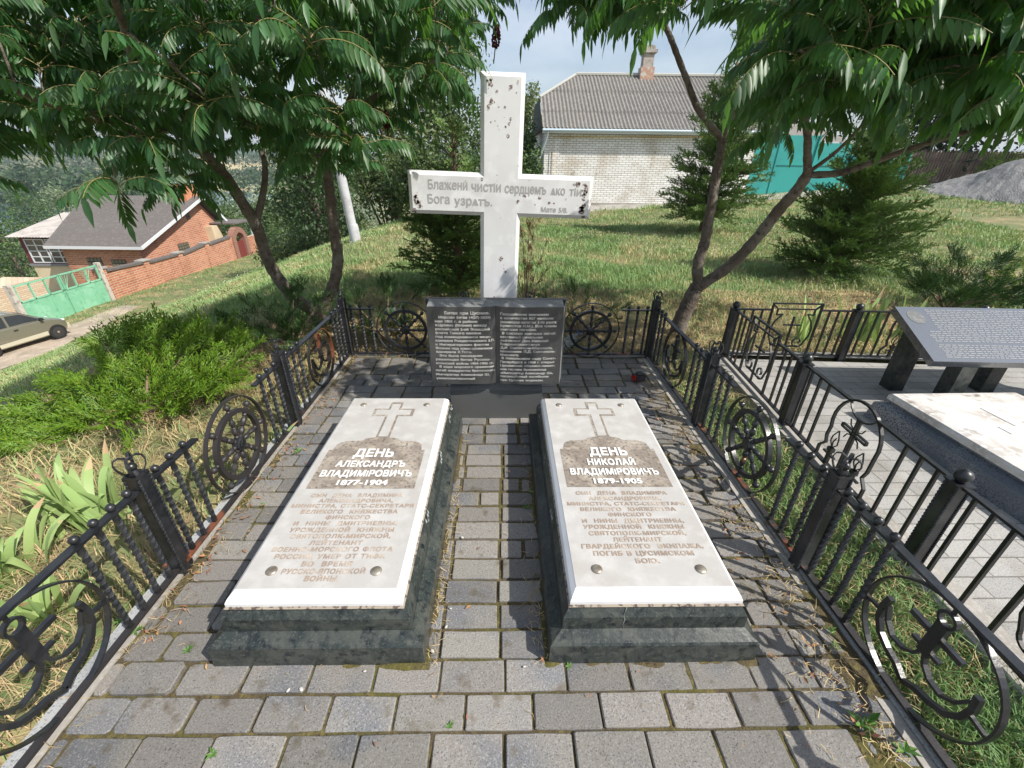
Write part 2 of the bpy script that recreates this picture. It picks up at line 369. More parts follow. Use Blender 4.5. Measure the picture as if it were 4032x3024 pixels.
xs = np.linspace(-1.46, 1.34, 230); ys = np.linspace(-0.6, 3.70, 340); PX, PY = np.meshgrid(xs, ys, indexing='ij')
moss = vnoise(PX, PY, 2.2, 31, 4); fine = vnoise(PX, PY, 28, 32, 3)
edge = np.exp(-((np.minimum(np.abs(PX+1.46), np.abs(PX-1.34)))/0.12)**2)
dT = np.minimum(*[np.abs(np.maximum(np.abs(PX-c_)-.385, np.maximum(.912-PY, PY-2.50))) for c_ in (.55, -.672)])
PZ = 0.022*np.exp(-(dT/.018)**2)*np.clip(vnoise(PX, PY, 6, 77, 3)*2.4-.75, 0, 1)-0.013+0.016*np.clip(moss-0.50, 0, 1)*2.2+(fine-0.5)*0.009+edge*0.003
V = np.stack([PX, PY, PZ], -1).reshape(-1, 3); nx, ny = PX.shape; ii, jj = np.meshgrid(np.arange(nx-1), np.arange(ny-1), indexing='ij'); a_ = ii*ny+jj
mmoss = M('moss', (0.085, 0.065, 0.032), 0.98, var=[(2.6, (0.085, 0.078, 0.018), 0.50, 0.60), (30, (0.15, 0.125, 0.04), 0.5, 0.7), (90, (0.04, 0.03, 0.02), 0.52, 0.7)], bump=(150, 0.9, 0.006), coord='World')
o = npmesh('moss', V, np.stack([a_, a_+ny, a_+ny+1, a_+1], -1).reshape(-1, 4), mmoss, k=4); kind(o, 'stuff', 'olive moss and soil filling the joints of the paving'); o['category'] = 'moss'
# curb strips under the fence
mcurb = M('pale_granite', (0.36, 0.37, 0.37), 0.8, var=[(3, (0.24, 0.25, 0.25), 0.45, 0.65), (150, (0.12, 0.12, 0.13), 0.54, 0.7), (12, (0.15, 0.11, 0.07), 0.6, 0.75)], coord='World')
mconc = M('concrete', (0.34, 0.32, 0.29), 0.9, var=[(2, (0.24, 0.22, 0.19), 0.45, 0.65), (60, (0.42, 0.40, 0.37), 0.5, 0.7)], bump=(80, 0.4, 0.004), coord='World')
b = MB(); b.box(-1.515, -1.46, -0.6, 3.74, -0.1, 0.012); b.box(1.345, 1.395, -0.6, 3.74, -0.1, 0.010); b.box(-1.455, 1.34, 3.70, 3.76, -0.1, 0.012)
kind(b.build('kerb', mcurb), 'structure', 'pale granite kerb under the wrought fence')
b = MB(); b.box(1.30, 1.341, -0.6, 3.655, -0.1, 0.000); b.box(-1.455, -1.43, -0.6, 3.655, -0.1, -0.001)
kind(b.build('concrete_edging', mconc), 'structure', 'worn concrete edging of the paving')
# second plot paving
m2 = brickmat('pale_setts', (0.40, 0.39, 0.37), (0.31, 0.305, 0.295), (0.20, 0.19, 0.17), 0.21, 0.105, 0.0035, grime=[(2.5, (0.72, 0.70, 0.66), 0.45, 0.68), (180, (0.55, 0.55, 0.56), 0.5, 0.66)], bumpd=0.004, flat=True, rough=0.8)
b = MB(); b.add([(2.13, 3.63, 0.012), (5.6, 3.40, 0.012), (5.6, -0.6, 0.012), (1.90, -0.6, 0.012), (1.99, 1.3, 0.012)], [(0, 4, 3, 2, 1)])
kind(b.build('grave_plot_paving', m2), 'structure', 'pale granite tile paving of the neighbouring plot')
b = MB()
for (x0, y0, x1, y1, w_) in ((2.115, 3.70, 1.965, 1.3, 0.14), (1.965, 1.3, 1.885, -0.6, 0.14)):
    b.add([(x0-w_, y0, 0.022), (x0+0.03, y0, 0.022), (x1+0.03, y1, 0.022), (x1-w_, y1, 0.022), (x0-w_, y0, -0.1), (x1-w_, y1, -0.1)], [(0, 3, 2, 1), (0, 4, 5, 3)])
b.add([(1.97, 3.70, 0.025), (5.7, 3.46, 0.025), (5.7, 3.60, 0.025), (1.97, 3.82, 0.025), (5.7, 3.60, -0.1), (1.97, 3.82, -0.1)], [(0, 1, 2, 3), (3, 2, 4, 5)])
kind(b.build('concrete_border', mconc, fix=False), 'structure', 'concrete border of the neighbouring plot')

# ---------------------------------------------------------------- the two graves
mlab = M('dark_granite', (0.030, 0.038, 0.036), 0.28, var=[(9, (0.060, 0.066, 0.058), 0.47, 0.62), (55, (0.075, 0.08, 0.07), 0.54, 0.72, 4), (30, (0.012, 0.016, 0.018), 0.5, 0.68, 3), (150, (0.085, 0.09, 0.085), 0.56, 0.74, 2)], bump=(40, 0.25, 0.004), coord='World', spec=0.4)
mchip = M('chipped_granite', (0.30, 0.33, 0.32), 0.7, var=[(40, (0.12, 0.13, 0.12), 0.45, 0.6), (16, (0.5, 0.52, 0.52), 0.55, 0.65)], coord='World')
mmarb = M('weathered_marble', (0.42, 0.408, 0.392), 0.62, var=[(4, (0.39, 0.37, 0.345), 0.42, 0.75, 6), (14, (0.50, 0.49, 0.475), 0.45, 0.75, 6), (45, (0.40, 0.37, 0.33), 0.60, 0.80, 6)], coord='World')
mpol = M('white_marble', (0.74, 0.74, 0.75), 0.35, var=[(6, (0.66, 0.66, 0.68), 0.5, 0.7)], coord='World')
mdark = M('stippled_marble', (0.225, 0.19, 0.160), 0.9, var=[(7, (0.40, 0.36, 0.305), 0.46, 0.70, 6), (60, (0.12, 0.095, 0.075), 0.5, 0.68), (25, (0.35, 0.30, 0.24), 0.55, 0.68)], coord='World')
mgilt = M('faded_gilding', (0.29, 0.225, 0.18), 0.75, var=[(14, (0.50, 0.42, 0.34), 0.45, 0.65), (5, (0.33, 0.25, 0.19), 0.5, 0.6)], coord='World')
mlet = M('white_letter_face', (0.72, 0.70, 0.68), 0.5, coord='World')
mgold = M('aged_bolt_brass', (0.36, 0.33, 0.27), 0.42, metal=0.55, var=[(30, (0.24, 0.2, 0.16), 0.45, 0.65)])
mdirt = M('dark_stain', (0.16, 0.125, 0.095), 0.9, coord='World')
RT = [('ДЕНЬ', -0.001, 0.195, 1.825, 0.066), ('НИКОЛАЙ', -0.003, 0.239, 1.737, 0.047), ('ВЛАДИМiРОВИЧЪ', -0.004, 0.434, 1.661, 0.046), ('1879-1905', -0.003, 0.229, 1.592, 0.036), ('СЫН  ДЕНА  ВЛАДИМИРА', -0.005, 0.422, 1.511, 0.021), ('АЛЕКСАНДРОВИЧА,', 0.004, 0.328, 1.475, 0.021), ('МИНИСТРА, СТАТС-СЕКРЕТАРЯ', -0.001, 0.528, 1.441, 0.021), ('ВЕЛИКОГО  КНЯЖЕСТВА', 0.0, 0.422, 1.407, 0.021), ('ФИНСКОГО', 0.0, 0.188, 1.375, 0.021), ('И  НИНЫ  ДМИТРИЕВНЫ,', 0.004, 0.435, 1.339, 0.021), ('УРОЖДЕННОЙ  КНЯЖНЫ', -0.002, 0.423, 1.305, 0.021), ('СВЯТОПОЛК-МИРСКОЙ,', 0.005, 0.403, 1.27, 0.021), ('ЛЕЙТЕНАНТ', -0.004, 0.199, 1.237, 0.021), ('ГВАРДЕЙСКОГО  ЭКИПАЖА,', 0.006, 0.488, 1.203, 0.021), ('ПОГИБ В ЦУСИМСКОМ', 0.001, 0.395, 1.168, 0.021), ('БОЮ.', 0.006, 0.091, 1.132, 0.021)]
LT = [('ДЕНЬ', -0.005, 0.2, 1.813, 0.066), ('АЛЕКСАНДРЪ', 0.002, 0.342, 1.723, 0.046), ('ВЛАДИМiРОВИЧЪ', 0.0, 0.439, 1.649, 0.046), ('1877-1904', 0.0, 0.236, 1.583, 0.036), ('СЫН  ДЕНА  ВЛАДИМИРА', 0.001, 0.414, 1.499, 0.021), ('АЛЕКСАНДРОВИЧА,', 0.007, 0.331, 1.465, 0.021), ('МИНИСТРА, СТАТС-СЕКРЕТАРЯ', 0.002, 0.535, 1.432, 0.021), ('ВЕЛИКОГО  КНЯЖЕСТВА', -0.001, 0.417, 1.397, 0.021), ('ФИНСКОГО', 0.003, 0.186, 1.363, 0.021), ('И  НИНЫ  ДМИТРИЕВНЫ,', 0.004, 0.432, 1.33, 0.021), ('УРОЖДЕННОЙ  КНЯЖНЫ', 0.001, 0.427, 1.294, 0.021), ('СВЯТОПОЛК-МИРСКОЙ,', 0.007, 0.405, 1.26, 0.021), ('ЛЕЙТЕНАНТ', 0.0, 0.209, 1.226, 0.021), ('ВОЕННО-МОРСКОГО ФЛОТА', -0.002, 0.47, 1.194, 0.021), ('РОССИИ, УМЕР ОТ ТИФА', 0.0, 0.423, 1.16, 0.021), ('ВО  ВРЕМЯ', 0.001, 0.188, 1.125, 0.021), ('РУССКО-ЯПОНСКОЙ', 0.0, 0.307, 1.092, 0.021), ('ВОЙНЫ.', 0.005, 0.124, 1.061, 0.021)]

def chipped(pts, z0, z1, outx):   # a broken white-edged flake along a side
    pass
def grave(xc, lines, label, dy, sx, holes):
    t = thing('grave_slab_tomb', label, 'grave', (xc, 0, 0), group='twin tombs inside the wrought fence')
    W = 0.385; y0, y1 = 0.912, 2.50
    def rect(i): return (-W+i, W-i, y0+i, y1-i)
    b = MB()
    b.frust(rect(0.0), -0.02, rect(0.004), 0.098); b.frust(rect(0.004), 0.098, rect(0.010), 0.106); b.frust(rect(0.010), 0.106, rect(0.048), 0.132)
    o = b.build('plinth', mlab, t)
    b = MB(); b.frust(rect(0.0485), 0.132, rect(0.050), 0.192); b.frust(rect(0.050), 0.192, rect(0.076), 0.234); r = rect(0.076)
    b.quad((r[0], r[2], 0.234), (r[1], r[2], 0.234), (r[1], r[3], 0.234), (r[0], r[3], 0.234)); b.build('upper_step', mlab, t)
    # marble slab with bevelled polished edge
    A = (-0.312, 0.312, 0.982, 2.418); B = (-0.290, 0.290, 1.018, 2.396); b = MB()
    b.frust(A, 0.238, A, 0.252); b.frust(A, 0.252, (A[0]+.006, A[1]-.006, A[2]+.008, A[3]-.006), 0.264); b.frust((A[0]+.006, A[1]-.006, A[2]+.008, A[3]-.006), 0.264, B, 0.279)
    b.frust(B, 0.279, (B[0]+.002, B[1]-.002, B[2]+.002, B[3]-.002), 0.2815); b.cur = 1; B2 = (B[0]+.002, B[1]-.002, B[2]+.002, B[3]-.002)
    b.quad((B2[0], B2[2], .2815), (B2[1], B2[2], .2815), (B2[1], B2[3], .2815), (B2[0], B2[3], .2815)); b.cur = 0
    b.quad((A[0], A[2], .238), (A[0], A[3], .238), (A[1], A[3], .238), (A[1], A[2], .238))
    slab = b.build('marble_slab', [mpol, mmarb], t)
    b = MB()      # mortar bed line under the slab
    b.frust((A[0]-.006, A[1]+.006, A[2]-.008, A[3]+.006), 0.2335, (A[0]+.002, A[1]-.002, A[2]+.004, A[3]-.002), 0.2395); b.build('mortar_bed', M('mortar', (0.28, 0.24, 0.19), 0.95, var=[(60, (0.08, 0.06, 0.05), 0.5, 0.6)], coord='World'), t)
    # recessed ornament
    Z = 0.2825; h = []
    def arc(cx_, cy_, r_, a0, a1, n=5): return [(cx_+r_*math.cos(R(a0+(a1-a0)*i/n)), cy_+r_*math.sin(R(a0+(a1-a0)*i/n))) for i in range(n+1)]
    right = [(0.252, 1.552), (0.252, 1.852), (0.232, 1.852), (0.232, 1.872)]+arc(0.190, 1.885, 0.038, -10, 80)+[(0.187, 1.930), (0.110, 1.935)]+[(0.110-0.010, 1.940), (0.086, 1.955), (0.062, 1.962), (0.040, 1.966), (0.038, 1.975)]
    poly = right+[(-x, y) for x, y in right[::-1]]
    b = MB(); ps = [(x, y+dy) for x, y in poly]; b.add([(x, y, Z) for x, y in ps], [tuple(range(len(ps)))])
    def crossp(a, ha, yb, ya0, ya1, yt): return [(-a, yb), (a, yb), (a, ya0), (ha, ya0), (ha, ya1), (a, ya1), (a, yt), (-a, yt), (-a, ya1), (-ha, ya1), (-ha, ya0), (-a, ya0)]
    co = crossp(0.038, 0.123, 1.9745, 2.186, 2.272, 2.350); ci = crossp(0.025, 0.104, 1.975, 2.200, 2.256, 2.325)
    for i in range(1, 12):
        j = (i+1) % 12; b.add([(p[0], p[1]+dy, Z) for p in (co[i], co[j], ci[j], ci[i])], [(0, 1, 2, 3)])
    b.build('carved_ornament', mdark, slab)
    b = MB(); b.prism([(x, y+dy) for x, y in ci], lambda u, v, z: (u, v, z), 0.2805, 0.2845); b.build('raised_cross', mmarb, slab)
    textobj('name_inscription', lines[:4], lambda u, v: (u, v, 0.2865), mlet, slab, bold=0.055, sp=1.04)
    textobj('epitaph_inscription', lines[4:], lambda u, v: (u, v, 0.2832), mgilt, slab, bold=0.045, sp=1.12, bands=16)
    for hx, hy, hr in ((-0.206, 2.311, .019), (0.186, 2.311, .019), (holes[0], 1.095, .021), (holes[1], 1.092, .021)):
        b = MB(); b.lathe([(hr, 0), (hr, .002), (hr*.93, .0045), (hr*.7, .007), (hr*.35, .0085), (0.0005, .009)], 24, (hx, hy, 0.2817)); b.build('bolt_cap', mgold, slab, smooth='auto')
    # broken edge flakes on the passage side
    rr = random.Random(int(xc*100)+9)
    for k in range(4):
        b = MB(); yy = (2.36, 2.22, 1.86, 1.42)[k]+rr.uniform(-.03, .03); L_ = rr.uniform(.05, .10)
        for q in range(4):
            ya = yy+q*L_/4; o_ = 0.002+rr.uniform(0, .003)
            f = lambda h_, y_: (sx*(W-0.051-0.026*h_+o_), y_, 0.190+0.044*h_)
            h0 = rr.uniform(.05, .5); b.add([f(h0, ya), f(h0+.16, ya+.006), f(min(h0+.30, .98), ya+L_/4), f(h0-.05, ya+L_/4-.004)], [(0, 1, 2, 3)])
        b.build('chipped_edge', mchip, t, fix=False)
    return t
grave(0.55, RT, 'white marble slab on stepped dark granite naming Николай, right of the two graves', 0.0, -1, (-0.198, 0.197))
grave(-0.672, LT, 'white marble slab on stepped dark granite naming Александръ, left of the two graves', -0.008, 1, (-0.194, 0.195))
b = MB(); b.tube([(.55+x, y-.0006, z) for x, y, z in ((-.105, .983, .2325), (-.108, .976, .222), (-.118, .9655, .200), (-.112, .9612, .182), (-.117, .9608, .155), (-.112, .9606, .136))], .0012, 5); o = b.build('crack_seam', mchip, [q for q in bpy.data.objects if q.name.startswith('grave_slab_tomb')][0]); o.location.x = -.55
# ---------------------------------------------------------------- stone book on its stand
mgab = M('grey_gabbro', (0.072, 0.075, 0.076), 0.55, var=[(160, (0.15, 0.155, 0.155), 0.54, 0.70, 2), (3, (0.09, 0.092, 0.09), 0.4, 0.6)], bump=(200, 0.15, 0.002), coord='World')
mgabp = M('book_face', (0.036, 0.037, 0.038), 0.36, var=[(200, (0.11, 0.11, 0.105), 0.56, 0.72, 2), (4, (0.07, 0.071, 0.070), 0.46, 0.7)], coord='World')
mgabe = M('sawn_gabbro_edge', (0.175, 0.18, 0.178), 0.8, var=[(90, (0.10, 0.105, 0.105), 0.5, 0.7), (7, (0.24, 0.245, 0.24), 0.5, 0.7)], coord='World')
t = thing('book_monument', 'open book of dark stone engraved with the sea battle text, on a grey stone stand', 'monument', (-0.055, 2.60, 0))
b = MB(); n = 26     # stand with a raised hump in the middle top
def hump(u): return 0.255+0.026*math.exp(-(u/0.13)**2)
for i in range(n):
    u0, u1 = -0.318+0.636*i/n, -0.318+0.636*(i+1)/n
    y_0, y_1 = 0.0, 0.16
    b.add([(u0, y_0, -0.03), (u1, y_0, -0.03), (u1, y_0, 0.232), (u0, y_0, 0.232), (u0, y_0+.018, hump(u0)), (u1, y_0+.018, hump(u1)), (u0, y_1, hump(u0)), (u1, y_1, hump(u1)), (u0, y_1, -.03), (u1, y_1, -.03)], [(0, 1, 2, 3), (3, 2, 5, 4), (4, 5, 7, 6), (6, 7, 9, 8)])
for s_, u in ((0, -0.318), (1, 0.318)): b.add([(u, 0, -.03), (u, 0, .232), (u, .018, hump(u)), (u, .16, hump(u)), (u, .16, -.03)], [(0, 1, 2, 3, 4)])
b.build('stand', mgab, t)
BY = -0.04
def page(u):      # depth of the page face at horizontal position u (book centre 0): swells towards the fold then dives into the gutter
    a = abs(u); return BY-0.010*math.sin(min(a/0.40, 1)*math.pi*0.95)-0.004+0.016*math.exp(-(a/0.022)**2)
b = MB(); U = [-0.425+0.85*i/60 for i in range(61)]
def zlo(u): return 0.300-0.012*math.exp(-(u/0.10)**2)*0+0.0
for i in range(60):
    u0, u1 = U[i], U[i+1]; f0, f1 = page(u0), page(u1)
    zb, zt = 0.305, 0.842
    b.cur = 1; b.add([(u0, f0, zb), (u1, f1, zb), (u1, f1, zt), (u0, f0, zt)], [(0, 1, 2, 3)])
    b.cur = 2; b.add([(u0, f0, zt), (u1, f1, zt), (u1, 0.055, zt+.018), (u0, 0.055, zt+.018)], [(0, 1, 2, 3)]); b.add([(u0, f0, zb), (u1, f1, zb), (u1, 0.05, zb-.004), (u0, 0.05, zb-.004)], [(3, 2, 1, 0)])
    b.cur = 0; b.add([(u0, 0.055, zb-.004), (u1, 0.055, zb-.004), (u1, .055, zt+.018), (u0, .055, zt+.018)], [(3, 2, 1, 0)])
b.cur = 2
for s_ in (-1, 1):
    u = .425*s_; f = page(u); b.add([(u, f, .305), (u, f, .842), (u+.022*s_, .055, .860), (u+.022*s_, .055, .301)], [(0, 1, 2, 3)])
book = b.build('open_book', [mgab, mgabp, mgabe], t)
b = MB()      # back cover board
b.box(-.452, .452, .056, .085, .296, .862); b.build('cover_board', mgab, book)
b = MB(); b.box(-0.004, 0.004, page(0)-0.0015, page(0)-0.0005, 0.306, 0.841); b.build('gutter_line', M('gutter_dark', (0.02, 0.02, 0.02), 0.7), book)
BT = [('Битва при Цусиме.', -0.369, -0.091, 0.804), ('Морская битва 14(27)-15(28)', -0.408, -0.085, 0.776), ('мая 1905 г. в районе', -0.432, -0.167, 0.749), ('о.Цусима (Япония) между', -0.432, -0.109, 0.724), ('российской 2-ой Эскадрой', -0.433, -0.091, 0.697), ('флота Тихого океана', -0.435, -0.146, 0.672), ('под командованием вице-', -0.436, -0.085, 0.646), ('адмирала Рождественского З.П.', -0.438, -0.062, 0.62), ('и Императорским флотом', -0.439, -0.098, 0.593), ('Японии под командованием', -0.44, -0.077, 0.567), ('адмирала Х.Того.', -0.44, -0.209, 0.542), ('Это была последняя', -0.419, -0.142, 0.515), ('решающая битва Русско-', -0.444, -0.089, 0.488), ('японской войны 1904-1905 гг.', -0.446, -0.068, 0.46), ('В ходе морского сражения', -0.424, -0.066, 0.435), ('погиб эскадренны броненосец', -0.45, -0.062, 0.408), ('Император Александр Ш,', -0.451, -0.097, 0.378), ('укомплектованный', -0.451, -0.194, 0.349), ('Гвардейским экипажем', -0.023, 0.278, 0.797), ('в количестве 867 человек', -0.023, 0.309, 0.772), ('(командир-капитан 1-го ранга', -0.023, 0.328, 0.746), ('Бухвостов Н.М.). Все члены', -0.023, 0.331, 0.721), ('экипажа погибли.', -0.023, 0.207, 0.697), ('В составе экипажа погиб', -0.012, 0.327, 0.671), ('вахтенный начальник', -0.023, 0.249, 0.646), ('лейтенант Ден Николай', -0.023, 0.284, 0.621), ('Владимирович-внук', -0.023, 0.231, 0.596), ('Д.И. Святополк-Мирского,', -0.023, 0.313, 0.571), ('племянник П.Д. Святополк-', -0.023, 0.334, 0.546), ('Мирского.', -0.023, 0.098, 0.521), ('В Никольском саду Санкт-', -0.015, 0.339, 0.497), ('Петербурга в 1908 г. открыт', -0.023, 0.333, 0.47), ('Цусимский обелиск-памят-', -0.023, 0.337, 0.444), ('ник героям броненосца', -0.023, 0.28, 0.417), ('«Император Александр Ш»,', -0.023, 0.327, 0.39), ('посвящённый погибшим', -0.023, 0.298, 0.365), ('при Цусиме морякам.', -0.023, 0.266, 0.337)]
ls = [(s_, (a+c)/2+0.052, c-a, z, 0.0155 if i else 0.019) for i, (s_, a, c, z) in enumerate(BT)]
textobj('book_inscription', ls, lambda u, v: (u, page(u)-0.0022, v), M('pale_engraving', (0.50, 0.49, 0.46), 0.7, var=[(25, (0.30, 0.295, 0.28), 0.55, 0.7)], coord='World'), book, bold=0.03, small=True, bands=14)

# ---------------------------------------------------------------- white marble cross
mcr = M('cross_marble', (0.66, 0.66, 0.67), 0.5, var=[(2.5, (0.58, 0.575, 0.58), 0.45, 0.68), (12, (0.70, 0.70, 0.71), 0.5, 0.66), (34, (0.19, 0.12, 0.10), 0.755, 0.775, 2), (90, (0.36, 0.29, 0.26), 0.76, 0.79, 2)], coord='Object')
mcs = M('lichen_stain', (0.15, 0.10, 0.085), 0.9, var=[(70, (0.60, 0.58, 0.56), 0.50, 0.54, 3), (200, (0.2, 0.13, 0.1), 0.5, 0.7)], coord='World')
t = thing('marble_cross', 'tall white marble cross carved with a Slavonic verse and spotted with brown lichen', 'cross', (-0.062, 3.32, 0)); t.rotation_euler = (0, R(1.35), 0)
hs, hf = 0.142, 0.116; AZ0, AZ1, TZ, AW = 1.288, 1.562, 2.132, 0.641
def cpoly(i): return [(-hs+i, -0.05), (hs-i, -0.05), (hs-i, AZ0+i), (AW-i, AZ0+i), (AW-i, AZ1-i), (hs-i, AZ1-i), (hs-i, TZ-i), (-hs+i, TZ-i), (-hs+i, AZ1-i), (-AW+i, AZ1-i), (-AW+i, AZ0+i), (-hs+i, AZ0+i)]
P0, P1 = cpoly(0), cpoly(0.026); b = MB(); N_ = 12; yf, yb = -0.075, 0.075
vs = [(x, yf, z) for x, z in P1]+[(x, yf+.026, z) for x, z in P0]+[(x, yb-.026, z) for x, z in P0]+[(x, yb, z) for x, z in P1]
fs = [tuple(range(12)), tuple(range(47, 35, -1))]
for k in range(3): fs += [(k*12+i, k*12+(i+1) % 12, (k+1)*12+(i+1) % 12, (k+1)*12+i) for i in range(12)]
b.add(vs, fs); cr = b.build('cross_body', mcr, t)
def splat(name, cx_, cz_, rx, rz_, n, seed, mat=mcs, y=-0.0765):
    rr = random.Random(seed); b = MB()
    for k in range(n):
        x0 = cx_+rr.gauss(0, rx); z0 = cz_+rr.gauss(0, rz_); r_ = rr.uniform(.003, .013)*(1.6 if rr.random() < .2 else 1)
        if abs(x0) > AW-.027-r_ or z0 < AZ0+.027+r_ or z0 > AZ1-.027-r_:
            if not (abs(x0) < hs-.027-r_ and z0 < TZ-.03-r_): continue
        m_ = 8; b.add([(x0+r_*rr.uniform(.5, 1.2)*math.cos(2*math.pi*i/m_), y, z0+r_*rr.uniform(.5, 1.3)*math.sin(2*math.pi*i/m_)) for i in range(m_)], [tuple(range(m_))])
    return b
b = MB()
for a in ((-0.585, 1.340, .018, .018, 20, 1), (-0.60, 1.40, .01, .02, 12, 2), (0.585, 1.40, .010, .06, 20, 3), (0.575, 1.34, .014, .02, 16, 4), (0.53, 1.52, .02, .008, 4, 5), (0.592, 1.50, .010, .02, 8, 6), (0.2, 1.53, .008, .012, 6, 7), (-.09, 2.07, .012, .02, 12, 8), (-0.06, 1.93, .02, .05, 8, 12), (0.02, 1.87, .03, .05, 8, 13), (.07, 2.05, .02, .03, 4, 14), (0.0, 1.0, .06, .2, 6, 15), (-.3, 1.52, .2, .012, 6, 16), (.3, 1.40, .1, .03, 7, 17)):
    s_ = splat('', *a)
    if s_.v: s_.build('lichen_stain', mcs, cr, fix=False)
for sx in (-1, 1):      # broken lower corners, brown
    rr = random.Random(5+sx); b = MB()
    for k in range(7):
        c_ = Vector((sx*(AW-.012-rr.uniform(0, .05)), rr.uniform(-.062, -.03), AZ0+rr.uniform(.004, .03))); s_ = rr.uniform(.010, .022)
        b.ball(c_, s_, 7, rr.uniform(.5, 1))
    b.build('broken_corner', M('broken_stone', (0.13, 0.085, 0.065), 0.95, var=[(40, (0.35, 0.31, 0.29), 0.5, 0.6)], bump=(60, 1.0, 0.01), coord='World'), cr, smooth=False)
x0c = 0.06
ls = [('Блаженu', -0.425+x0c, .268, 1.482, .058), ('чистiи', -0.16+x0c, .200, 1.478, .060), ('сердцемъ', 0.112+x0c, .286, 1.474, .060), ('ѧко', 0.338+x0c, .098, 1.470, .055), ('тiи', .460+x0c, .083, 1.468, .056), ('Бога', -.492+x0c, .150, 1.390, .058), ('узрѧтъ.', -.250+x0c, .262, 1.384, .056), ('Матѳ 5/8.', .322+x0c, .187, 1.345, .033)]
ls = [(s_.replace('u', 'и'), a, c, d, e) for s_, a, c, d, e in ls]
textobj('carved_verse', ls, lambda u, v: (u, -0.0768, v), M('dirt_in_carving', (0.36, 0.35, 0.34), 0.9, coord='World'), cr, bold=0.02, sp=1.0)

# ---------------------------------------------------------------- wrought iron fences
miron = M('black_iron', (0.012, 0.013, 0.015), 0.34, var=[(7, (0.20, 0.065, 0.025), 0.70, 0.73, 5), (20, (0.022, 0.023, 0.026), 0.45, 0.6), (3, (0.05, 0.052, 0.055), 0.60, 0.72)], bump=(120, 0.25, 0.003), coord='World', spec=0.6)
mrust = M('rusty_iron', (0.025, 0.022, 0.022), 0.5, var=[(4, (0.17, 0.06, 0.03), 0.56, 0.62, 5)], bump=(120, 0.3, 0.003), coord='World')
RAILZ = 0.478; BOTZ = 0.028
def bar(parent, u, z0=BOTZ, z1=RAILZ):
    b = MB(); n = 46; pts = [(u, 0, z0+(z1-z0)*i/n) for i in range(n+1)]
    ang = [0]; prof = []
    vs = []; hh = 0.0088
    for i in range(n+1):
        t = i/n; a = (0 if t < .07 else (min(t, .93)-.07)*2*math.pi*3.3)
        for k in range(4):
            q = a+math.pi/4+k*math.pi/2; vs.append((u+hh*1.414*math.cos(q), hh*1.414*math.sin(q), z0+(z1-z0)*t))
    fs = [(i*4+k, i*4+(k+1) % 4, (i+1)*4+(k+1) % 4, (i+1)*4+k) for i in range(n) for k in range(4)]
    b.add(vs, fs); o = b.build('twisted_bar', miron, parent)
    b = MB(); b.ball((u, 0, z1+.024), .0165, 10); b.build('ball_finial', miron, o, smooth=True)
    return o
def post(parent, u, hgt=0.535, crown=True):
    w_ = 0.027; b = MB(); b.box(u-w_, u+w_, -w_, w_, -0.02, hgt)
    o = b.build('post', miron, parent)
    b = MB()
    for sx in (-1, 1):
        for sy in (-1, 1):
            n = 70; pts = []
            c = (u+sx*w_, sy*w_)
            vs = []
            for i in range(n+1):
                a = i*0.62
                vs += [(c[0]+.0062*math.cos(a+k*math.pi/2), c[1]+.0062*math.sin(a+k*math.pi/2), hgt*i/n) for k in range(4)]
            b.add(vs, [(i*4+k, i*4+(k+1) % 4, (i+1)*4+(k+1) % 4, (i+1)*4+k) for i in range(n) for k in range(4)])
    b.build('corner_rope', miron, o)
    if crown:
        b = MB(); b.box(u-.030, u+.030, -.030, .030, hgt, hgt+.010); b.lathe([(.019, 0), (.016, .010), (.012, .02)], 12, (u, 0, hgt+.010)); b.ball((u, 0, hgt+.044), .0185, 12)
        b.build('post_cap', miron, o, smooth='auto')
        b = MB()
        for k in range(4):
            a = k*math.pi/2+.6; ca, sa = math.cos(a), math.sin(a)
            prof = [(.022, .010), (.034, .022), (.045, .045), (.049, .066), (.043, .086), (.026, .094), (.010, .086), (.003, .078)]
            b.tube([(u+r_*ca, r_*sa, hgt+z_) for r_, z_ in prof], 0.003, sq=(.0022, .005))
        b.build('crown_finial', miron, o)
    else:
        b = MB(); b.box(u-.036, u+.036, -.036, .036, hgt, hgt+.007); b.ball((u, 0, hgt+.036), .031, 16); b.build('ball_cap', miron, o, smooth='auto')
    return o
def ship_wheel(parent, u, mat=miron, zc=0.262):
    b = MB(); b.ring((u, 0, zc), .262, .0035, .010, n=56); o = b.build('ship_wheel', mat, parent)
    b = MB(); b.ring((u, 0, zc), .183, .0125, .0125, n=48); b.build('wheel_rim', mat, o, smooth='auto')
    b = MB(); b.lathe([(.030, -.022), (.040, -.016), (.040, .016), (.032, .022), (.022, .024), (.020, .028), (.001, .030)], 8, (u, 0, zc), (0, -1, 0)); b.build('wheel_hub', miron, o)
    for k in range(8):
        a = k*math.pi/4; d = (math.cos(a), 0, math.sin(a)); b = MB()
        b.lathe([(.010, .034), (.013, .045), (.008, .052), (.014, .060), (.017, .074), (.012, .088), (.008, .096), (.014, .101), (.008, .107), (.012, .114), (.017, .128), (.012, .144), (.008, .152), (.013, .158), (.011, .172)], 9, (u, 0, zc), d)
        b.lathe([(.009, .193), (.011, .199), (.007, .205), (.012, .212), (.0175, .222), (.0175, .231), (.011, .240), (.001, .244)], 9, (u, 0, zc), d)
        b.build('spoke', mat, o, smooth='auto')
    return o
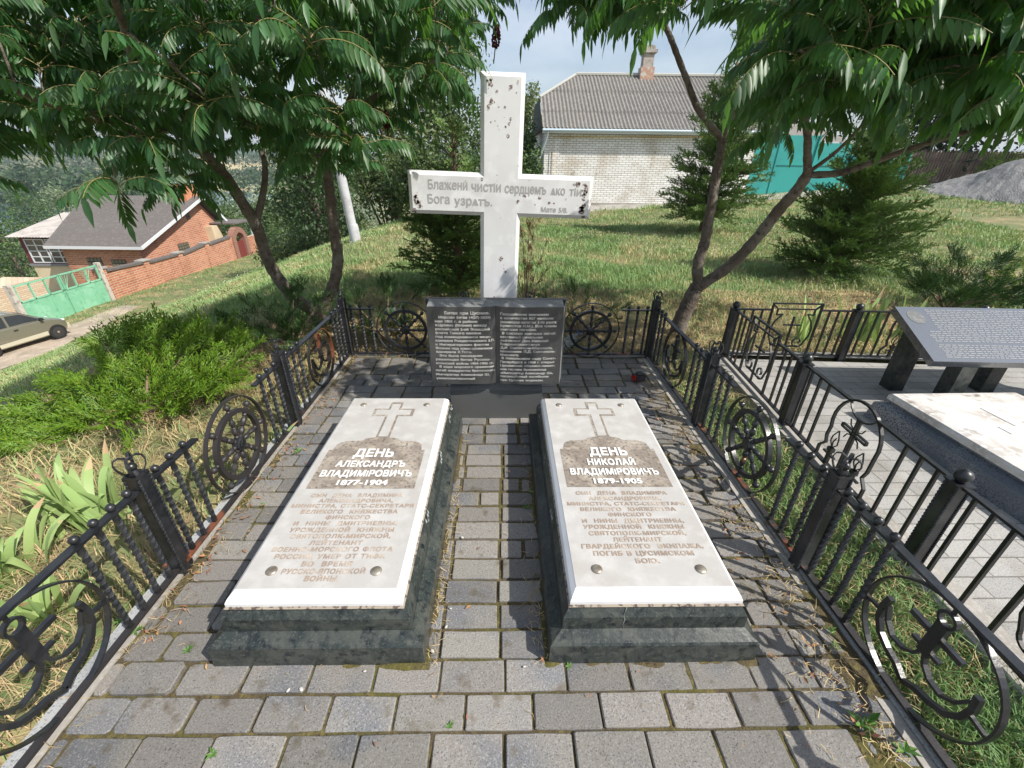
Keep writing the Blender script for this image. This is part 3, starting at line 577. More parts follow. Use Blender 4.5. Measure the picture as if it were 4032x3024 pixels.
def anchor(parent, u, mat=miron, zc=0.248):
    b = MB(); b.ring((u, 0, zc), .226, .0035, .010, n=56); o = b.build('anchor_ornament', mat, parent)
    f = lambda x, z: (u+x, 0, zc+z)
    b = MB(); b.ring(f(0, .168), .026, .0045, .008, n=20); b.tube([f(0, .222), f(0, .195)], .007, 6)
    b.tube([f(0, .146), f(0, .10), f(0, 0.0)], [.010, .015, .018], sq=(.019, .010)); b.build('shank', mat, o)
    b = MB(); b.tube([f(-.088, .088), f(.088, .088)], .008, sq=(.009, .008)); b.tube([f(-.048, .020), f(.048, .020)], .008, sq=(.006, .008)); b.build('stock', mat, o)
    b = MB()
    for s_ in (-1, 1):
        b.tube([f(s_*x, z) for x, z in ((.006, .004), (.018, -.030), (.050, -.058), (.095, -.062), (.130, -.030), (.150, .020))], .006, sq=(.005, .009))
        b.tube([f(s_*x, z) for x, z in ((.157, .052), (.165, .0), (.158, -.05), (.130, -.095), (.085, -.120), (.040, -.132), (0, -.158))], [.007]*7, sq=(.009, .009))
        b.tube([f(s_*.165, -.02), f(s_*.224, -.03)], .006, sq=(.006, .006))
    b.build('arms', mat, o); return o
def rails(parent, segs, z=RAILZ, mat=miron, h=.0055, w_=.016):
    for (a, c) in segs:
        b = MB(); b.box(a, c, -w_, w_, z-h, z+h); b.build('top_rail', mat, parent)
def bottom(parent, a, c, z=BOTZ, mat=mrust):
    b = MB(); b.box(a, c, -.014, .014, z-.006, z+.005); b.build('bottom_rail', mat, parent)
# left side: local u runs away from the camera (+Y) from the first (unseen) post
def side(name, label, x, shift, flip):
    t = thing(name, label, 'fence', (x, 0.15, 0), R(90), group='wrought fences around the twin graves')
    P = [0.0, 1.185, 2.37, 3.545]
    for u in P: post(t, u)
    for k in range(3):
        u0 = P[k]; L_ = P[k+1]-P[k]; c = u0+L_/2
        if k == 1:
            ship_wheel(t, c, mrust if flip else miron); rails(t, [(u0+.03, c-.262), (c+.262, u0+L_-.03)])
            for d in (.085, .17, .255): bar(t, u0+d); bar(t, u0+L_-d)
        elif k == 0:
            c = u0+L_-.305-.232; anchor(t, c); rails(t, [(u0+.03, u0+L_-.03)])
            for d in (.065, .14, .215, .29): bar(t, u0+L_-d)
            for d in (.075, .16, .25): bar(t, u0+d)
        else:
            anchor(t, c, mrust if flip else miron); rails(t, [(u0+.03, u0+L_-.03)])
            for d in (.085, .17, .255): bar(t, u0+d); bar(t, u0+L_-d)
    bottom(t, 0.03, 3.52); return t
side('iron_fence', 'black wrought fence with anchors and a rusted ship wheel, left side beside the irises', -1.445, 0, True)
side('iron_fence', 'black wrought fence with anchors and a ship wheel, right side along the grass strip', 1.362, 0, False)
t = thing('iron_fence', 'black wrought fence with two ship wheels across the back, behind the stone book', 'fence', (0, 3.70, 0), group='wrought fences around the twin graves')
for u in (-0.36, 0.225): post(t, u, 0.52)
for a, c in ((-1.445, -.36), (.225, 1.362)):
    m_ = (a+c)/2; ship_wheel(t, m_, miron, .255); rails(t, [(a+.03, m_-.262), (m_+.262, c-.03)], .455); bottom(t, a+.03, c-.03)
    for d in (.07, .155, .24): bar(t, a+d, z1=.455); bar(t, c-d, z1=.455)
rails(t, [(-.33, .195)], .455); bottom(t, -.33, .195)
for d in (-.22, -.07, .08): bar(t, d, z1=.455)

# second plot fence (square plain bars)
mir2 = M('black_iron_plain', (0.010, 0.011, 0.012), 0.42, var=[(5, (0.13, 0.05, 0.025), 0.70, 0.73, 4), (14, (0.028, 0.028, 0.028), 0.5, 0.7)], coord='World')
def pbar(t, u, z0, z1): b = MB(); b.box(u-.007, u+.007, -.007, .007, z0, z1); return b.build('bar', mir2, t)
def scroll(b, f, cx_, cz_, r0, turns, a0, sgn, n=22):
    b.tube([f(cx_+(r0*(1-.72*i/n))*math.cos(R(a0)+sgn*turns*2*math.pi*i/n), cz_+(r0*(1-.72*i/n))*math.sin(R(a0)+sgn*turns*2*math.pi*i/n)) for i in range(n+1)], .005, sq=(.0045, .007))
TZ2, BZ2 = 0.485, 0.055
def panelA(t, u0, L_):       # cross with scrolls under a square bracket
    c = u0+L_/2; hw = .215; f = lambda x, z: (c+x, 0, z)
    b = MB(); b.tube([f(-hw, BZ2), f(-hw, TZ2+.055)], .006, sq=(.008, .008)); b.tube([f(hw, BZ2), f(hw, TZ2+.055)], .006, sq=(.008, .008)); b.tube([f(-hw-.008, TZ2+.058), f(hw+.008, TZ2+.058)], .006, sq=(.006, .009))
    b.tube([f(-hw, TZ2+.05), f(-hw+.05, TZ2+.005), f(-hw+.05, TZ2-.045), f(-hw+.105, TZ2-.04)], .005, sq=(.006, .008)); b.tube([f(hw, TZ2+.05), f(hw-.05, TZ2+.005), f(hw-.05, TZ2-.045), f(hw-.105, TZ2-.04)], .005, sq=(.006, .008))
    b.tube([f(-hw+.045, TZ2+.008), f(hw-.045, TZ2+.008)], .005, sq=(.005, .007)); o = b.build('bracket_frame', mir2, t)
    b = MB(); b.tube([f(0, BZ2), f(0, TZ2-.06)], .006, sq=(.007, .007)); b.tube([f(-.075, .345), f(.075, .345)], .006, sq=(.006, .007)); b.tube([f(-.11, .14), f(.11, .14)], .006, sq=(.006, .007)); b.build('cross_ornament', mir2, o)
    for s_ in (-1, 1):
        b = MB()
        g_ = lambda x, z, s_=s_: f(s_*x, z)
        b.tube([g_(.115, TZ2-.045), g_(.160, .38), g_(.185, .31), g_(.180, .24), g_(.155, .185)], .005, sq=(.0045, .007))
        scroll(b, g_, .095, .185, .060, 1.15, 0, -1)
        b.build('scroll', mir2, o)
    rails(t, [(u0+.03, c-hw), (c+hw, u0+L_-.03)], TZ2, mir2, .006, .012)
    for d in (.085, .165, .245): pbar(t, u0+d, BZ2, TZ2); pbar(t, u0+L_-d, BZ2, TZ2)
def panelB(t, u0, L_):       # cross with candle flames under an arch
    c = u0+L_/2; f = lambda x, z: (c+x, 0, z); r_ = .185; b = MB()
    arc_ = [f(-.205, BZ2), f(-.205, .12), f(-.165, .165), f(-.18, .21)]+[f(-r_*math.cos(R(a)), .335+r_*math.sin(R(a))) for a in range(-20, 201, 14)]+[f(.18, .21), f(.165, .165), f(.205, .12), f(.205, BZ2)]
    b.tube(arc_, .006, sq=(.006, .008)); b.tube([f(.12*math.cos(R(a)), .53+.11*math.sin(R(a))) for a in range(200, 341, 14)], .005, sq=(.004, .006)); o = b.build('arch_frame', mir2, t)
    b = MB()
    for d in (-.010, .010): b.tube([f(d, BZ2+.02), f(d, .42)], .004, sq=(.004, .007))
    for d in (-.010, .010): b.tube([f(-.10, .335+d), f(.10, .335+d)], .004, sq=(.004, .007))
    b.tube([f(-.10, .325), f(-.10, .345)], .004, sq=(.004, .007)); b.tube([f(.10, .325), f(.10, .345)], .004, sq=(.004, .007))
    for s_ in (-1, 1):
        for q in (-1, 1): b.tube([f(s_*.02, .335+q*.02), f(s_*.045, .335+q*.030), f(s_*.060, .335+q*.060)], .004, 5)
    b.build('cross_ornament', mir2, o)
    for s_ in (-1, 1):
        b = MB(); x0 = s_*.105; b.tube([f(x0-.05, .118), f(x0+.05, .118)], .005, sq=(.005, .007)); b.tube([f(x0, BZ2), f(x0, .165)], .008, sq=(.012, .009)); b.box(c+x0-.02, c+x0+.02, -.012, .012, .14, .165)
        b.tube([f(x0, .165), f(x0-.030, .20), f(x0-.026, .235), f(x0+.004, .285)], .004, 6); b.tube([f(x0, .165), f(x0+.030, .20), f(x0+.026, .235), f(x0+.004, .285)], .004, 6); b.tube([f(x0, .165), f(x0-.008, .20), f(x0+.006, .235)], .004, 6)
        b.build('candle_ornament', mir2, o)
    rails(t, [(u0+.03, c-.112), (c+.112, u0+L_-.03)], TZ2, mir2, .006, .012)
    for d in (.095, .185, .275): pbar(t, u0+d, BZ2, TZ2); pbar(t, u0+L_-d, BZ2, TZ2)
t = thing('iron_fence', 'plain black bar fence with ball-topped posts along the left edge of the granite plot', 'fence', (2.065, 3.66, 0), math.atan2(-1.165, -0.095), group='plain fences of the neighbouring plot')
for u in (0, 1.165, 2.33, 3.5): post(t, u, .49, False)
panelA(t, 0, 1.165); panelB(t, 1.165, 1.165); panelA(t, 2.33, 1.17); bottom(t, .03, 3.47, BZ2, mir2)
t = thing('iron_fence', 'plain black bar fence with ball-topped posts running behind the black slab table', 'fence', (2.065, 3.66, 0), math.atan2(-0.045, 1.085), group='plain fences of the neighbouring plot')
for u in (1.085, 2.17, 3.26): post(t, u, .49, False)
panelA(t, 0, 1.085); panelB(t, 1.085, 1.085); panelA(t, 2.17, 1.09); bottom(t, .03, 3.23, BZ2, mir2)

# ---------------------------------------------------------------- black slab table
mblk = M('polished_black', (0.075, 0.085, 0.10), 0.20, var=[(160, (0.08, 0.088, 0.095), 0.56, 0.7, 2)], coord='World', spec=1.0, coat=1.0); mblk.node_tree.nodes['Principled BSDF'].inputs['IOR'].default_value = 1.75
t = thing('memorial_table', 'polished black slab on four square legs covered with rows of small engraved text', 'memorial', (3.0, 2.665, 0), R(-2.2))
zf, zr_, dp, wd = 0.432, 0.672, 0.49, 1.62; th = .055
nz = Vector((0, -(zr_-zf), dp)).normalized()
def tp(u, v, h=0): return Vector((u, v*dp, zf+(zr_-zf)*v))+nz*h
b = MB(); vs = [tp(0, 0), tp(wd, 0), tp(wd, 1), tp(0, 1), tp(0, 0, -th), tp(wd, 0, -th), tp(wd, 1, -th), tp(0, 1, -th)]
b.add(vs, [(0, 1, 2, 3), (7, 6, 5, 4), (0, 4, 5, 1), (1, 5, 6, 2), (2, 6, 7, 3), (3, 7, 4, 0)]); top = b.build('table_top', mblk, t)
b = MB(); b2 = MB(); rr = random.Random(11)
for k in range(26):
    v = .93-k*.0345
    if k == 18: continue
    x = .19 if k < 12 else .10; x += rr.uniform(0, .03)
    end = wd*.97 if k > 10 else wd*.80
    while x < end:
        l_ = rr.uniform(.012, .05)
        b.add([tp(x, v, .0012), tp(x+l_, v, .0012), tp(x+l_, v+.015, .0012), tp(x, v+.015, .0012)], [(0, 1, 2, 3)]); x += l_+rr.uniform(.006, .012)
b.build('engraved_text', M('worn_engraving', (0.25, 0.255, 0.26), 0.4, coord='World'), top)
for cu, cv, ru, rv in ((.105, .80, .062, .13), (wd-.12, .80, .062, .13)):
    b = MB(); b.add([tp(cu+ru*math.cos(a*.2618), cv+rv*math.sin(a*.2618), .0014) for a in range(24)], [tuple(range(24))]); b.build('oval_portrait', M('portrait_engraving', (0.12, 0.125, 0.125), 0.5, var=[(30, (0.17, 0.175, 0.18), 0.5, 0.62)], coord='World'), top, fix=False)
for u, v in ((.175, .82), (.30, .16), (.90, .82), (1.02, .16), (1.5, .5)):
    b = MB(); hz = zf+(zr_-zf)*v-th*1.12; lw = .055
    b.add([(u-lw, v*dp-lw, -.02), (u+lw, v*dp-lw, -.02), (u+lw, v*dp+lw, -.02), (u-lw, v*dp+lw, -.02), (u-lw, v*dp-lw, hz-lw*.49), (u+lw, v*dp-lw, hz-lw*.49), (u+lw, v*dp+lw, hz+lw*.49), (u-lw, v*dp+lw, hz+lw*.49)],
          [(0, 1, 5, 4), (1, 2, 6, 5), (2, 3, 7, 6), (3, 0, 4, 7), (4, 5, 6, 7)]); b.build('leg', mlab, t)
# neighbouring grave: grey granite body with a stained marble slab
mgg = M('grey_granite', (0.26, 0.27, 0.30), 0.5, var=[(120, (0.04, 0.045, 0.055), 0.48, 0.58, 3), (80, (0.34, 0.35, 0.37), 0.58, 0.68, 3), (2, (0.10, 0.12, 0.15), 0.4, 0.6)], coord='World')
msm = M('stained_marble', (0.60, 0.58, 0.55), 0.6, var=[(4, (0.42, 0.38, 0.34), 0.46, 0.62), (9, (0.22, 0.18, 0.15), 0.60, 0.75), (30, (0.7, 0.69, 0.67), 0.5, 0.7)], coord='World')
t = thing('grave_slab_tomb', 'stained white marble slab on a grey granite box in front of the black table', 'grave', (2.70, 1.1, 0), R(1.5))
b = MB(); b.frust((-.015, 1.02, -.25, 1.54), -.02, (0, 1.0, -.24, 1.52), .135); b.frust((0, 1.0, -.24, 1.52), .135, (.055, .945, -.18, 1.46), .165); b.frust((.055, .945, -.18, 1.46), .165, (.055, .945, -.18, 1.46), .185); b.build('granite_body', mgg, t)
b = MB(); A = (.055-.02, .965, -.2, 1.475); B = (A[0]+.055, A[1]-.055, A[2]+.055, A[3]-.055); b.frust(A, .186, A, .215); b.frust(A, .215, (A[0]+.01, A[1]-.01, A[2]+.01, A[3]-.01), .228); C = (A[0]+.012, A[1]-.012, A[2]+.012, A[3]-.012); b.frust(C, .228, B, .234)
b.quad((B[0], B[2], .234), (B[1], B[2], .234), (B[1], B[3], .234), (B[0], B[3], .234)); sl_ = b.build('marble_slab', msm, t)
b = MB(); b.box(.46, .54, .55, 1.25, .2345, .2375); b.box(.34, .66, .95, 1.03, .2345, .2377); b.build('raised_cross', mlet, sl_)

# ---------------------------------------------------------------- litter
t = thing('litter_cup', 'white and pale green plastic cup lying behind the back fence', 'cup', (atZ(1540, 1228, .05).x, atZ(1540, 1228, .05).y, .06), R(10))
b = MB(); b.lathe([(.030, -.055), (.036, -.052), (.040, .055), (.037, .055), (.033, -.045)], 18, (0, 0, .0), (1, .2, .05)); b.build('cup_body', M('white_plastic', (0.75, 0.76, 0.72), 0.4), t, smooth='auto')
b = MB(); b.lathe([(.0375, -.02), (.0398, .032)], 18, (0, 0, 0), (1, .2, .05)); b.build('green_band', M('green_plastic', (0.35, 0.5, 0.2), 0.4), t, smooth=True)
p = atZ(2232, 1385, 0.03); t = thing('plastic_bottle', 'clear crumpled plastic bottle behind the right ship wheel of the back fence', 'bottle', (p.x, 3.83, .07))
mpet = M('clear_plastic', (0.65, 0.70, 0.72), 0.12, spec=0.8); mpet.node_tree.nodes['Principled BSDF'].inputs['Transmission Weight'].default_value = 0.75
b = MB(); b.lathe([(.045, -.10), (.056, -.09), (.052, -.05), (.058, -.01), (.050, .03), (.056, .06), (.035, .10), (.016, .125), (.015, .15)], 14, (0, 0, 0), (.75, .2, .62)); b.build('bottle_body', mpet, t, smooth='auto')
b = MB(); b.lathe([(.018, .148), (.018, .170)], 14, (0, 0, 0), (.75, .2, .62)); b.build('cap', M('blue_plastic', (0.1, 0.2, 0.5), 0.4), t)
p = atZ(2512, 1502, 0); t = thing('grave_lantern', 'small dark grave lantern with red glass lying near the back right corner', 'lantern', (p.x, p.y, .012), R(25))
b = MB(); b.box(-.045, .045, -.035, .035, 0, .058); b.lathe([(.03, .058), (.034, .066), (.018, .078)], 8, (0, 0, 0)); b.build('lantern_case', M('dark_tin', (0.03, 0.03, 0.035), 0.5), t)
b = MB(); b.lathe([(.026, -.052), (.026, -.038)], 12, (0, 0, .03), (1, 0, 0)); b.build('red_glass', M('red_glass', (0.45, 0.03, 0.02), 0.2), t)
mpeb = M('white_pebble', (0.48, 0.46, 0.42), 0.8)
spots = [(1775, 2398), (1757, 2470), (1703, 2566), (1437, 2645), (1136, 2720), (1187, 2716), (2065, 2627), (1577, 2097), (1820, 2118), (3060, 2420)]
for i, (px, py) in enumerate(spots):
    p = atZ(px, py, .004); b = MB(); b.ball((0, 0, 0), .0048+(i % 3)*.0016, 6, .6); o = b.build('pebble', mpeb); o.location = (p.x, p.y, .008); o.scale = (1.3, .8, .8); o.rotation_euler = (0, 0, i*1.1)
    tag(o, 'small white pebble lying on the grey paving', 'pebble', 'white pebbles scattered on the paving')
t = None

# ---------------------------------------------------------------- white brick house
mwb = brickmat('white_brick', (0.80, 0.79, 0.77), (0.68, 0.66, 0.62), (0.17, 0.155, 0.14), 0.265, 0.083, 0.0075, grime=[(0.9, (0.72, 0.66, 0.58), 0.5, 0.7), (3.0, (0.62, 0.56, 0.48), 0.60, 0.75)])
mslate = M('asbestos_roof', (0.19, 0.18, 0.165), 0.95, var=[(0.5, (0.17, 0.165, 0.155), 0.42, 0.62), (9, (0.30, 0.28, 0.25), 0.5, 0.7), (40, (0.12, 0.115, 0.10), 0.52, 0.7)], coord='World')
mwhite = M('white_paint', (0.62, 0.64, 0.66), 0.5, coord='World'); mgal = M('galvanised', (0.50, 0.55, 0.62), 0.35, metal=0.5, coord='World')
mdkw = M('dark_boards', (0.045, 0.05, 0.05), 0.8, var=[(8, (0.09, 0.09, 0.085), 0.5, 0.7)], coord='World')
mglass = M('window_glass', (0.03, 0.035, 0.045), 0.08, spec=0.8)
t = thing('brick_house', 'single storey white brick house with a corrugated grey roof across the lawn', 'house', (1.62, 20, 0))
b = MB(); b.box(0, 8.75, 0, .3, .02, 2.72); b.box(0, .3, .3, 7.2, .02, 2.72); b.box(8.45, 8.75, .3, 7.2, .02, 2.72); b.build('wall', mwb, t)
b = MB(); b.box(.22, .62, -.03, 0, .02, 2.55); b.build('corner_pilaster', mwb, t)
b = MB(); b.box(-.06, 8.81, -.10, .31, -.9, .019); b.build('plinth', mconc, t)
b = MB(); b.add([(-1.0, -.10, -.18), (8.8, -.10, .13), (8.8, -1.0, .03), (-1.0, -1.7, -.42)], [(0, 3, 2, 1)]); b.build('concrete_apron', mconc, t, fix=False)
b = MB(); cols = []
EY, EZ, RY, RZ = -.32, 2.76, 3.6, 5.06
xs_ = np.arange(-.12, 8.96, .0265)
for x in xs_:
    top = 1.0 if x > 1.62 else (0.52+0.48*(x+.12)/1.74); wv = .028*math.sin(2*math.pi*x/.158); col = []
    for v0, v1 in ((0, .30), (.28, .68), (.66, 1.0)):
        for v in (v0, v1):
            v = min(v, top); lift = .022*(1-(v-v0)/max(v1-v0, 1e-6)) if v0 > 0 else 0
            col.append((x, EY+(RY-EY)*v, EZ+(RZ-EZ)*v+wv+lift))
    cols.append(col)
vs = [p for c in cols for p in c]; b.add(vs, [(i*6+j, (i+1)*6+j, (i+1)*6+j+1, i*6+j+1) for i in range(len(cols)-1) for j in range(5)])
rf = b.build('roof', mslate, t, smooth='auto', fix=False)
b = MB(); b.tube([(1.60, RY, RZ+.03), (8.95, RY, RZ+.06)], .07, 6); b.tube([(1.60, RY, RZ+.03), (-.14, EY+(RY-EY)*.52, EZ+(RZ-EZ)*.52+.05)], .05, 6); b.build('ridge_cap', M('pale_ridge', (0.40, 0.40, 0.37), 0.9), rf)
b = MB(); b.add([(-.14, EY, EZ-.03), (-.14, EY+(RY-EY)*.52, EZ+(RZ-EZ)*.52), (-.14, RY+1.9, 3.98), (-.14, RY*2-EY, EZ)], [(0, 1, 2, 3)]); b.add([(-.14, EY+(RY-EY)*.52, EZ+(RZ-EZ)*.52+.02), (1.6, RY, RZ), (-.14, RY+1.9, 3.99)], [(0, 1, 2)]); b.build('gable_boards', mdkw, t, fix=False)
b = MB(); b.add([(8.95, RY, RZ), (8.95, RY*2-EY, EZ), (-.12, RY*2-EY, EZ), (1.6, RY, RZ)], [(0, 1, 2, 3)]); b.build('rear_roof', mslate, t, fix=False)
b = MB(); b.box(-.13, 8.96, EY+.005, EY+.03, EZ-.17, EZ-.045); b.box(-.13, 8.9, EY+.03, 0, EZ-.05, EZ-.035); b.build('fascia', mwhite, t)
b = MB(); b.tube([(-.12, EY-.03, EZ-.07), (8.95, EY-.03, EZ-.05)], .05, 8); b.build('gutter', M('pale_blue_gutter', (0.50, 0.60, 0.68), 0.4), t, smooth='auto')
b = MB(); b.tube([(.10, EY-.02, EZ-.10), (.06, -.28, 2.45), (-.42, -.10, 1.05), (-.46, -.10, .85), (-.46, -.10, .0)], .048, 8); b.build('downpipe', mgal, t, smooth='auto')
b = MB(); b.tube([(.36, -.06, .1), (.36, -.06, 2.46), (8.6, -.06, 2.56)], .014, 6); b.tube([(-2.2, .2, .72), (.12, -.07, .72), (.12, -.07, .1)], .016, 6); b.build('gas_pipe', M('yellow_pipe', (0.55, 0.36, 0.08), 0.5), t)
b = MB(); b.box(4.45, 5.05, 3.3, 3.8, 4.85, 5.35); b.build('chimney_base', M('chimney_brick', (0.42, 0.25, 0.18), 0.9, var=[(7, (0.5, 0.45, 0.40), 0.48, 0.6)], coord='World'), rf)
b = MB(); b.box(4.52, 4.98, 3.34, 3.76, 5.35, 5.86); b.box(4.42, 5.08, 3.26, 3.84, 5.86, 5.98); b.box(4.52, 4.98, 3.34, 3.76, 5.98, 6.14); b.build('chimney', M('plastered_chimney', (0.40, 0.36, 0.32), 0.95, var=[(5, (0.25, 0.22, 0.2), 0.5, 0.65)], bump=(20, .8, .03), coord='World'), rf)
b = MB(); b.box(-.02, .0, 2.2, 3.3, .9, 2.1); wn = b.build('window', mglass, t)
b = MB()
for a in ((2.15, 2.22, .85, 2.15), (3.28, 3.35, .85, 2.15), (2.72, 2.77, .9, 2.1)): b.box(-.04, -.02, *a)
b.box(-.04, -.02, 2.15, 3.35, .83, .9); b.box(-.04, -.02, 2.15, 3.35, 2.1, 2.17); b.build('frame', mdkw, wn)
# turquoise gate and garage
mteal = M('turquoise_paint', (0.028, 0.30, 0.275), 0.45, var=[(0.8, (0.025, 0.25, 0.24), 0.45, 0.65), (30, (0.04, 0.34, 0.30), 0.5, 0.7)], coord='World')
t = thing('metal_gate', 'turquoise sheet metal yard gate right of the white brick house', 'gate', (10.42, 20.05, .42))
b = MB(); b.box(0, .95, 0, .04, 0, 2.28); b.build('side_panel', mteal, t)
b = MB(); b.box(1.0, 2.55, .02, .06, 0, 2.22); lf = b.build('leaf', mteal, t); b = MB(); b.box(2.58, 4.10, .02, .06, 0, 1.95); b.build('leaf', mteal, t); b = MB(); b.box(4.14, 6.6, .02, .06, .05, 1.72); b.build('leaf', mteal, t)
b = MB()
for x, h in ((.0, 2.3), (.96, 2.3), (2.56, 2.25), (4.11, 2.0), (6.6, 1.75)): b.box(x-.03, x+.03, -.03, .02, 0, h)
b.box(1.0, 4.1, -.012, .018, 1.12, 1.16); b.build('gate_frame', mteal, t)
t = thing('garage_roof', 'grey corrugated roof of the shed behind the turquoise gate', 'shed', (12.0, 21.2, 0))
b = MB(); b.add([(0, 0, 2.62), (3.3, 0, 2.42), (3.3, 3.0, 3.25), (0, 3.0, 3.45)], [(0, 1, 2, 3)]); b.build('roof', mslate, t, fix=False); b = MB(); b.box(.1, 3.2, .15, 2.9, .3, 2.4); b.build('wall', mwb, t)
# wooden fence
mw1 = M('old_fence_wood', (0.13, 0.095, 0.075), 0.9, var=[(3, (0.13, 0.10, 0.08), 0.45, 0.65)], isl=.3, coord='World')
t = thing('wooden_fence', 'dark brown board fence with pale gaps behind the gravel heap', 'fence', (19.6, 23.6, .5), R(6))
b = MB()
for k in range(52):
    x = k*.165; b.box(x, x+.105, 0, .025, 0, 1.75+.04*math.sin(k*2.1))
b.build('boards', mw1, t)
b = MB(); b.box(-.02, 8.4, .03, .06, .02, 1.66); b.build('rear_sheet', M('weathered_slat', (0.46, 0.37, 0.28), 0.9, coord='World'), t)
b = MB(); b.box(0, 8.4, -.03, -.005, .35, .43); b.box(0, 8.4, -.03, -.005, 1.3, 1.38); b.build('cross_rail', mw1, t)
# gravel heap
n = 70; pts = []; R_ = 4.6; b = MB()
for i in range(n):
    for j in range(n):
        x = 20.8+(i/(n-1)-.5)*2*R_*1.35; y = 17.2+(j/(n-1)-.5)*2*R_*.9
        d = math.hypot((x-21.2)/(R_*1.15), (y-17.2)/(R_*.72)); h = 1.55*max(0, 1-d)**.85
        h += .8*max(0, 1-math.hypot((x-19.0)/2.6, (y-16.0)/1.8))
        pts.append((x, y, Hs(x, y)-.06+h*(.8+.4*vnoise(np.array([x]), np.array([y]), .9, 8)[0])+(.05*(random.random()) if h > .02 else -.1)))
b.add(pts, [(i*n+j, (i+1)*n+j, (i+1)*n+j+1, i*n+j+1) for i in range(n-1) for j in range(n-1)])
o = b.build('gravel_heap', M('crushed_gravel', (0.255, 0.25, 0.245), 0.95, var=[(0.8, (0.20, 0.20, 0.205), 0.45, 0.6), (28, (0.38, 0.375, 0.37), 0.5, 0.68), (60, (0.10, 0.10, 0.10), 0.52, 0.68)], bump=(30, 1.0, 0.05), coord='World'), smooth=False); kind(o, 'stuff', 'heap of grey crushed gravel at the right edge of the lawn'); o['category'] = 'gravel'

# ---------------------------------------------------------------- concrete poles
mpole = M('pole_concrete', (0.46, 0.47, 0.49), 0.85, var=[(3, (0.36, 0.36, 0.37), 0.45, 0.65), (30, (0.5, 0.51, 0.53), 0.5, 0.7)], coord='World')
def pole(px0, py0, px1, py1, Y, r0, r1, ext, label):
    a = atY(px0, py0, Y); c = atY(px1, py1, Y); d = (c-a); t = thing('utility_pole', label, 'pole', a); top = d*ext
    b = MB(); b.lathe([(r0*1.12, -.5), (r0*1.10, .10), (r0*1.01, .18)], 14, (0, 0, 0), top); b.build('base_collar', mpole, t, smooth='auto')
    b = MB(); b.tube([Vector((0, 0, -.3)), top*.33, top*.66, top], [r0, r0*.9, r0*.8, r1], 14); b.build('pole_shaft', mpole, t, smooth='auto')
    b = MB(); ax = Vector((.9, .3, 0)); b.tube([top*.94-ax*.8, top*.94+ax*.8], .035, 6); b.build('cross_arm', mgal, t)
    for s_ in (-.7, 0, .7): b = MB(); b.lathe([(.03, 0), (.045, .04), (.03, .09), (.02, .12)], 8, top*.94+ax*s_+Vector((0, 0, .03))); b.build('insulator', mwhite, t)
pole(1395, 915, 1275, 385, 10.6, .108, .08, 2.2, 'thick whitish concrete pole standing at the lawn edge behind the left tree')
pole(1722, 560, 1700, 215, 22, .13, .11, 1.5, 'slim concrete pole rising among the trees left of the marble cross')

# ---------------------------------------------------------------- red brick house below the slope
mrb = brickmat('red_brick', (0.50, 0.20, 0.105), (0.36, 0.12, 0.062), (0.52, 0.42, 0.33), 0.36, 0.115, 0.014, grime=[(1.2, (0.82, 0.78, 0.74), 0.48, 0.66)])
mslate2 = M('dark_asbestos_roof', (0.115, 0.102, 0.095), 0.95, var=[(0.8, (0.12, 0.108, 0.10), 0.42, 0.62), (5, (0.155, 0.14, 0.13), 0.5, 0.7)], coord='World')
mcream = M('cream_plaster', (0.60, 0.50, 0.34), 0.9, var=[(1.5, (0.52, 0.43, 0.29), 0.45, 0.65)], coord='World'); mmar = M('maroon_wood', (0.12, 0.022, 0.028), 0.7, coord='World')
mgb = M('glass_block', (0.16, 0.15, 0.10), 0.3, coord='World')
HX = -21.5; t = thing('brick_house', 'orange brick house with a dark grey pitched roof below the slope', 'house', (HX, 26.2, -5.2))
def L3(x, y, z): return (x-HX, y-26.2, z+5.2)
b = MB(); gp = [(26.2, -5.4), (26.2, -3.02), (32.4, -1.02), (33.2, -1.75), (34.0, -2.45), (34.0, -5.4)]
b.add([L3(HX, y, z) for y, z in gp]+[L3(HX-.3, y, z) for y, z in gp], [tuple(range(6)), tuple(range(11, 5, -1))]+[(i, (i+1) % 6, 6+(i+1) % 6, 6+i) for i in range(6)])
b.add([L3(*p) for p in ((HX-.3, 26.2, -5.4), (-26.0, 26.2, -5.4), (-26.0, 26.2, -2.95), (HX-.3, 26.2, -2.95))], [(0, 1, 2, 3)])
b.add([L3(*p) for p in ((-26.0, 26.2, -5.4), (-26.0, 34, -5.4), (-26.0, 34, -2.5), (-26.0, 32.4, -1.02), (-26.0, 26.2, -3.0))], [(0, 1, 2, 3, 4)]); b.build('wall', mrb, t)
b = MB()
nn = 90
for k in range(nn):
    xa = -20.95-(5.6)*k/nn; xb = -20.95-5.6*(k+1)/nn; ra = -20.95-8.0*k/nn; rb = -20.95-8.0*(k+1)/nn; h1 = .02*(k % 2)
    b.add([L3(xa, 25.75, -3.06+h1), L3(xb, 25.75, -3.06+.02-h1), L3(rb, 32.5, -.86+.02-h1), L3(ra, 32.5, -.86+h1)], [(0, 1, 2, 3)])
b.add([L3(-20.95, 32.5, -.86), L3(-28.9, 32.5, -.86), L3(-28.9, 34.4, -2.6), L3(-20.95, 34.4, -2.6)], [(0, 1, 2, 3)]); rf = b.build('roof', mslate2, t, fix=False)
b = MB(); b.tube([L3(-20.93, 25.75, -3.13), L3(-20.93, 32.5, -.94), L3(-20.93, 33.3, -1.62), L3(-20.93, 34.5, -2.72)], .05, sq=(.09, .02)); b.tube([L3(-20.93, 25.74, -3.14), L3(-26.5, 25.74, -3.12)], .05, sq=(.08, .02)); b.build('white_bargeboard', mwhite, rf)
